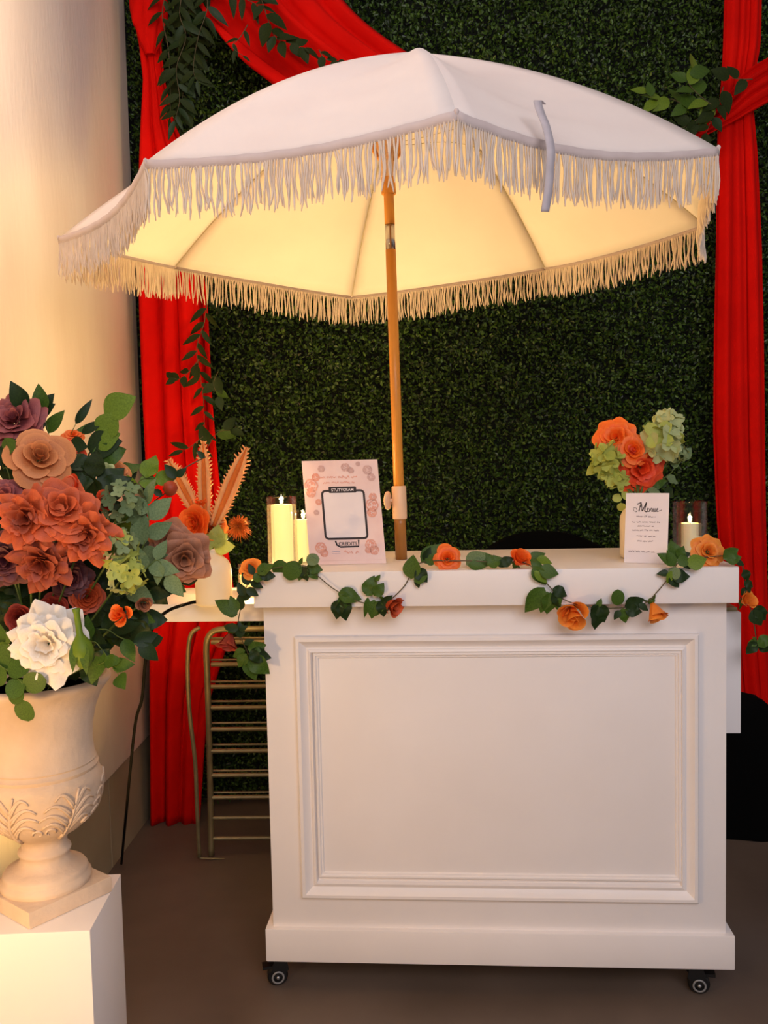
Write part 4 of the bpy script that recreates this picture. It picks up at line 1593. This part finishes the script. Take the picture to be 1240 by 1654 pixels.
# leaves of the garland: (base px, tip px, mode, kind, mat)
GL = [
    # left hanging cluster
    ((400, 1048), (430, 1042), 2.26, 'ivy', 'leafm'), ((402, 1055), (438, 1062), 2.26, 'ivy', 'leafd'), ((402, 1060), (436, 1088), 2.26, 'ivy', 'leafm'), ((400, 1060), (415, 1098), 2.26, 'ivy', 'leafm'),
    ((398, 1055), (384, 1078), 2.25, 'ivy', 'leafm'), ((396, 1050), (375, 1060), 2.26, 'ivy', 'leafm'), ((405, 1050), (420, 1070), 2.24, 'ivy', 'leafd'), ((394, 1040), (410, 1032), 2.26, 'ovate', 'leafd'),
    ((386, 1015), (362, 1010), 2.26, 'ovate', 'leafd'), ((386, 1018), (400, 1010), 2.26, 'ovate', 'leafd'), ((388, 1030), (388, 1004), 2.27, 'ovate', 'leafd'),
    ((384, 990), (348, 968), 2.26, 'ovate', 'leafm'), ((384, 988), (372, 962), 2.26, 'ovate', 'leafm'), ((384, 992), (360, 985), 2.26, 'ovate', 'leafm'),
    ((390, 985), (386, 958), 2.26, 'ovate', 'leafd'), ((394, 970), (406, 948), 2.26, 'ovate', 'leafd'), ((396, 962), (384, 940), 2.255, 'ovate', 'leafd'), ((398, 950), (418, 962), 2.25, 'ovate', 'leafd'),
    ((402, 945), (392, 922), 2.25, 'ovate', 'leafd'), ((404, 940), (426, 948), 2.25, 'ovate', 'leafd'), ((408, 934), (430, 930), 2.24, 'wide', 'leafm'), ((410, 928), (402, 910), 2.24, 'ovate', 'leafd'),
    ((416, 926), (440, 910), 2.24, 'wide', 'leafm'), ((420, 928), (445, 930), 2.24, 'wide', 'leafd'),
    # along the top to the first swag
    ((441, 925), (462, 908), 't', 'round', 'leafm'), ((458, 930), (486, 912), 'f', 'round', 'leafm'), ((488, 915), (482, 938), 'f', 'wide', 'leafm'), ((488, 914), (496, 938), 'f', 'wide', 'leafd'),
    ((495, 915), (521, 920), 'f', 'wide', 'leafm'), ((498, 918), (514, 935), 'f', 'wide', 'leafm'), ((500, 912), (508, 900), 2.22, 'round', 'leafg'), ((494, 905), (516, 902), 2.22, 'round', 'leafg'), ((484, 912), (488, 900), 2.23, 'ovate', 'leafm'),
    # first swag
    ((546, 958), (584, 966), 'f', 'ivy', 'leafm'), ((548, 962), (568, 984), 'f', 'ivy', 'leafm'), ((552, 968), (560, 1003), 'f', 'ivy', 'leafd'), ((548, 968), (542, 1000), 'f', 'ivy', 'leafd'), ((546, 960), (566, 962), 'f', 'ovate', 'leafm'),
    ((592, 962), (604, 930), 'f', 'wide', 'leafm'), ((600, 962), (590, 940), 'f', 'wide', 'leafm'), ((604, 962), (620, 942), 'f', 'wide', 'leafm'), ((606, 938), (614, 928), 'f', 'ovate', 'leafm'), ((604, 968), (600, 1000), 'f', 'ovate', 'leafm'),
    ((612, 970), (606, 996), 'f', 'wide', 'leafm'), ((616, 968), (620, 996), 'f', 'wide', 'leafd'), ((594, 964), (590, 998), 'f', 'slim', 'leafm'), ((616, 974), (634, 962), 'f', 'ovate', 'leafd'),
    ((664, 935), (666, 896), 'f', 'big', 'leafm'), ((668, 938), (690, 928), 'f', 'big', 'leafm'), ((672, 934), (676, 950), 'f', 'ovate', 'leafd'), ((672, 918), (690, 940), 'f', 'wide', 'leafd'),
    # top run between first rose and second swag
    ((680, 908), (712, 878), 2.27, 'ovate', 'leafm'), ((684, 905), (696, 884), 2.27, 'ovate', 'leafd'), ((690, 908), (704, 892), 2.27, 'ovate', 'leafm'), ((700, 912), (686, 902), 't', 'ovate', 'leafm'),
    ((752, 912), (785, 893), 2.26, 'big', 'leafg'), ((756, 912), (784, 914), 't', 'ovate', 'leafm'), ((772, 908), (800, 898), 2.26, 'wide', 'leafm'), ((786, 912), (812, 900), 't', 'wide', 'leafm'), ((808, 912), (828, 900), 't', 'wide', 'leafd'), ((800, 908), (820, 914), 't', 'ovate', 'leafd'),
    ((852, 905), (880, 892), 2.26, 'ovate', 'leafm'), ((866, 902), (892, 908), 2.25, 'ovate', 'leafl'), ((856, 908), (876, 914), 't', 'ovate', 'leafm'),
    # second swag
    ((860, 915), (882, 945), 'f', 'ovate', 'leafm'), ((870, 920), (902, 926), 'f', 'big', 'leafm'), ((862, 922), (884, 940), 'f', 'ovate', 'leafl'), ((878, 948), (848, 990), 'f', 'ovate', 'leafm'), ((884, 955), (872, 990), 'f', 'ovate', 'leafm'),
    ((888, 956), (884, 992), 'f', 'wide', 'leafm'), ((892, 956), (906, 980), 'f', 'wide', 'leafd'), ((892, 950), (916, 962), 'f', 'wide', 'leafd'), ((898, 960), (900, 985), 'f', 'ovate', 'leafm'),
    ((965, 975), (954, 996), 'f', 'ovate', 'leafd'), ((966, 975), (964, 1018), 'f', 'ivy', 'leafd'), ((968, 975), (976, 1006), 'f', 'ivy', 'leafd'), ((964, 980), (970, 966), 'f', 'ovate', 'leafm'), ((968, 978), (984, 990), 'f', 'ovate', 'leafd'),
    ((996, 978), (998, 952), 'f', 'round', 'leafm'), ((1008, 980), (1040, 968), 'f', 'wide', 'leafd'), ((1004, 982), (1010, 1006), 'f', 'wide', 'leafm'), ((1008, 984), (1036, 988), 'f', 'wide', 'leafd'), ((1030, 975), (1046, 985), 'f', 'ovate', 'leafd'), ((1000, 985), (990, 1000), 'f', 'ovate', 'leafd'),
    # right knot of leaves
    ((1082, 930), (1114, 930), 'f', 'wide', 'leafd'), ((1080, 930), (1096, 948), 'f', 'wide', 'leafd'), ((1080, 925), (1060, 926), 'f', 'ovate', 'leafd'), ((1084, 922), (1076, 942), 'f', 'ovate', 'leafl'),
    ((1088, 915), (1078, 888), 2.17, 'ovate', 'leafm'), ((1090, 912), (1062, 892), 2.17, 'ovate', 'leafm'), ((1090, 905), (1084, 872), 2.18, 'wide', 'leafm'), ((1094, 902), (1104, 882), 2.18, 'wide', 'leafm'), ((1090, 915), (1084, 936), 'f', 'round', 'leafg'),
    ((1100, 908), (1114, 918), 'f', 'ovate', 'leafd'), ((1108, 912), (1140, 902), 2.17, 'big', 'leafl'), ((1096, 900), (1114, 892), 2.18, 'ovate', 'leafd'), ((1092, 906), (1112, 906), 2.17, 'round', 'leafm'),
    ((1166, 902), (1192, 886), 2.18, 'wide', 'leafm'), ((1170, 905), (1196, 898), 2.18, 'wide', 'leafm'), ((1176, 900), (1180, 886), 2.19, 'ovate', 'leafd'), ((1186, 906), (1202, 912), 2.19, 'ovate', 'leafd'),
    # right hanging end
    ((1200, 920), (1208, 938), 2.2, 'wide', 'leafd'), ((1200, 938), (1214, 948), 2.2, 'wide', 'leafd'), ((1202, 948), (1196, 962), 2.2, 'ovate', 'leafd'), ((1204, 940), (1212, 958), 2.2, 'ovate', 'leafd'),
    ((1214, 985), (1240, 990), 2.2, 'big', 'leafd'), ((1212, 985), (1228, 1010), 2.2, 'big', 'leafd'), ((1218, 980), (1236, 1002), 2.2, 'wide', 'leafd'),
    ((1220, 1036), (1204, 1056), 2.19, 'wide', 'leafd'), ((1220, 1034), (1236, 1044), 2.19, 'wide', 'leafm'), ((1220, 1034), (1214, 1028), 2.19, 'ovate', 'leafm'), ((1222, 1036), (1206, 1040), 2.19, 'wide', 'leafm'), ((1222, 1038), (1246, 1028), 2.2, 'wide', 'leafm'), ((1224, 1040), (1244, 1052), 2.2, 'wide', 'leafd'),
]
for b, t, mode, kind, mk in GL:
    B, T2 = gp(*b, mode), gp(*t, mode)
    off = Vector((0, -.004-random.uniform(0, .006), 0))
    leaf(gar, kind, mk, B+off*.5, T2+off, (random.uniform(-.35, .35), -1, random.uniform(-.1, .6)))

# trailing cable
cb = MB().tube(spline([at(352, 970, 2.50), at(318, 972, 2.36), ath(300, 976, 1.053), ath(278, 984, 1.053)+Vector((-.004, -.01, 0)), at(256, 1000, 2.31), at(240, 1030, 2.33), at(234, 1075, 2.36), at(229, 1130, 2.42), at(218, 1172, 2.5), at(205, 1300, 2.62), ath(196, 1395, .006)], 8), .0045, 8)
tag(cb.build('power_cable', M['cable']), 'black cable draped over the raised side shelf down the cream wall', 'cable')


# ================================================================== RACK OF RAILS
RY = 3.14
rk = empty('metal_rack', ath(400, 1384, 0), 'bronze metal rack with pairs of horizontal rails under the raised side shelf', 'rack')


def rp(px, py, dy=0):
    return at(px, py, RY+dy)


xr_ = 560
for dy in (0, ):
    pts = spline([rp(341, 1382), rp(340, 1300), rp(338, 1200), rp(335, 1100), rp(333, 1050), rp(336, 1030), rp(346, 1019), rp(362, 1016)], 5)
    MB().tube(pts+[rp(xr_-20, 1014)], .011, 10).build('frame', M['bronze'], rk)
pts = spline([rp(322, 1384, -.05), rp(318, 1300, -.05), rp(315, 1230, -.05), rp(306, 1150, -.05), rp(303, 1080, -.05), rp(305, 1040, -.05), rp(310, 1022, -.05), rp(322, 1014, -.03)], 5)
MB().tube(pts, .0075, 8).build('outer_leg', M['bronze'], rk)
MB().tube([rp(xr_, 1382), rp(xr_-4, 1200), rp(xr_-8, 1014)], .011, 10).build('frame', M['bronze'], rk)
for y1, y2 in ((1031, 1037), (1066, 1073), (1101, 1109), (1133, 1143), (1168, 1178), (1203, 1213), (1245, 1252), (1280, 1288), (1321, None), (1354, None)):
    for y_, r_, dd in ((y1, .0042, .03), (y2, .0085, 0)):
        if y_ is None:
            continue
        if y2 is None:
            r_, dd = .007, 0
        a, b = rp(341, y_, dd), rp(xr_, y_-2, dd)
        b.z = a.z+(b.z-a.z)
        autosmooth(MB().tube([a, b], r_, 8).build('rail', M['bronze'], rk))
MB().tube(spline([rp(322, 1386, -.05), rp(350, 1387, -.03), rp(390, 1388), rp(440, 1386, 0), rp(xr_, 1384)], 5), .003, 6).build('foot_wire', M['bronze'], rk)

# black covered bundle behind the cart, right
bx = MB()


def bag(u, v):
    a = 2*PI*u
    z = .53*v
    wx = .15*(1-.45*v**3)+.012*math.sin(5*a+v*5)
    wy = .11*(1-.35*v**2)+.010*math.sin(4*a-v*3)
    if v > .9:
        k = math.sqrt(max(0, 1-((v-.9)/.1)**2))
        wx *= k
        wy *= k
    return Vector((1.335+wx*math.cos(a)-.02*v, 3.27+wy*math.sin(a), z))


bx.grid(bag, 40, 24)
tag(bx.build('cloth_bundle', M['bag']), 'black cloth covered bundle on the floor behind the right side of the cart', 'bundle')

# dark chair whose rounded back just tops the counter line
ch = empty('chair', (.62, 3.30, 0), 'black chair with rounded back, its top edge just visible behind the cart counter', 'chair')
chx, chy = at(872, 870, 3.42).x, 3.30
ztop = at(872, 858, 3.42).z


def backr(u, v):
    x = (u-.5)*.46
    zt2 = ztop-.07*abs((u-.5)*2)**2.4
    return Vector((chx+x, chy+.12-.10*abs((u-.5)*2)**2, .62+(zt2-.62)*v))


solid(MB().grid(backr, 24, 8).build('backrest', M['bag'], ch), .03)
autosmooth(MB().box((chx-.22, chy-.30, .42), (chx+.22, chy+.12, .48), bev=.02).build('seat', M['bag'], ch))
for sx2 in (-1, 1):
    for sy2 in (-1, 1):
        MB().tube([(chx+sx2*.20, chy-.09+sy2*.18, .42), (chx+sx2*.205, chy-.09+sy2*.19, 0)], .012, 8).build('leg', M['bag'], ch)
    MB().tube([(chx+sx2*.19, chy+.08, .47), (chx+sx2*.19, chy+.09, .66)], .012, 8).build('back_post', M['bag'], ch)

# ================================================================== HANGING VINES
VG = 'leafy vines hung on the red drapes'


def hvine(pts, Y, n, lp, kind, mk, label, mk2=None, group=VG, spread=.9):
    return spray('leafy_vine', [at(x, y, Y) for x, y in pts], kind, mk, n, lp*Y/FPX, label, 'foliage', group, mk2=mk2, stemm='vine', r=.002, spread=spread)


hvine([(335, 480), (330, 520), (318, 560), (322, 600), (328, 640), (330, 690), (328, 735)], 3.36, 22, 34, 'slim', 'leafshade', 'slender dark leaf vine hanging over the left red drape below the umbrella', 'leafd')
hvine([(322, 580), (305, 600), (290, 612), (278, 610)], 3.35, 6, 26, 'ovate', 'leafshade', 'short side twig with paired leaves across the left red drape')
hvine([(328, 735), (350, 700), (372, 695)], 3.35, 4, 34, 'ovate', 'leafd', 'twig with one light leaf at the right edge of the left red drape', 'leafm')
hvine([(328, 705), (310, 720), (296, 728)], 3.35, 3, 30, 'slim', 'leafshade', 'twig pointing left above the orange plumes')
hvine([(352, 600), (345, 620), (352, 640)], 3.36, 4, 30, 'ovate', 'leafd', 'small green twig beside the right edge of the left red drape', 'leafm')
# upper left foliage
hvine([(300, -40), (290, 20), (300, 60), (285, 110), (290, 160), (282, 195)], 3.34, 26, 40, 'slim', 'leafshade', 'dark foliage hanging beside the knotted left drape, top left', 'leafd')
hvine([(330, -40), (335, 10), (320, 60), (312, 110), (318, 130)], 3.33, 20, 38, 'slim', 'leafshade', 'dark slim leaves hanging just right of the knotted drape', 'leafd')
hvine([(275, -30), (262, 20), (272, 80), (275, 140), (275, 190)], 3.35, 16, 34, 'slim', 'leafshade', 'dark leaves half covering the top of the left red drape')
hvine([(318, -40), (305, 20), (308, 80), (298, 130), (292, 180)], 3.37, 24, 40, 'ovate', 'leafshade', 'broader dark leaves behind the slim ones beside the knotted drape', 'leafd')
hvine([(360, -30), (392, -5), (420, 10)], 3.28, 8, 40, 'slim', 'leafshade', 'dark sprig lying on the swag at the top edge of the photo', 'leafd')
hvine([(420, -10), (432, 30), (446, 62), (470, 70), (490, 78)], 3.27, 13, 36, 'ovate', 'leafshade', 'dark leafy sprig across the middle of the red swag', 'leafd')
hvine([(400, 40), (388, 60), (375, 75), (392, 90)], 3.28, 5, 24, 'slim', 'leafshade', 'small dark twig on the lower fold of the swag')
hvine([(515, 80), (525, 95), (545, 100)], 3.27, 5, 26, 'ovate', 'leafshade', 'small dark twig just above the umbrella on the swag')
# right foliage
hvine([(1160, 165), (1120, 175), (1085, 160), (1060, 162), (1045, 150)], 3.33, 9, 40, 'ovate', 'leafm', 'olive leaf branch pointing left from the right drape knot', 'leafl')
hvine([(1150, 170), (1125, 150), (1110, 130), (1118, 112)], 3.32, 7, 40, 'ovate', 'leafm', 'raised olive leaf sprig above the branch at the right drape', 'leafl')
hvine([(1168, 140), (1160, 165), (1150, 190), (1140, 215)], 3.32, 7, 34, 'ovate', 'leafshade', 'dark leaves at the crossing of right drape and swag', 'leafd')
hvine([(1130, 190), (1105, 205), (1080, 215), (1055, 205)], 3.33, 8, 34, 'ovate', 'leafshade', 'dark leaves resting on the swag end right of the umbrella', 'leafd')
hvine([(1215, 128), (1198, 128), (1178, 126)], 3.30, 3, 30, 'ovate', 'leafshade', 'single dark leaves lying across the right red drape')
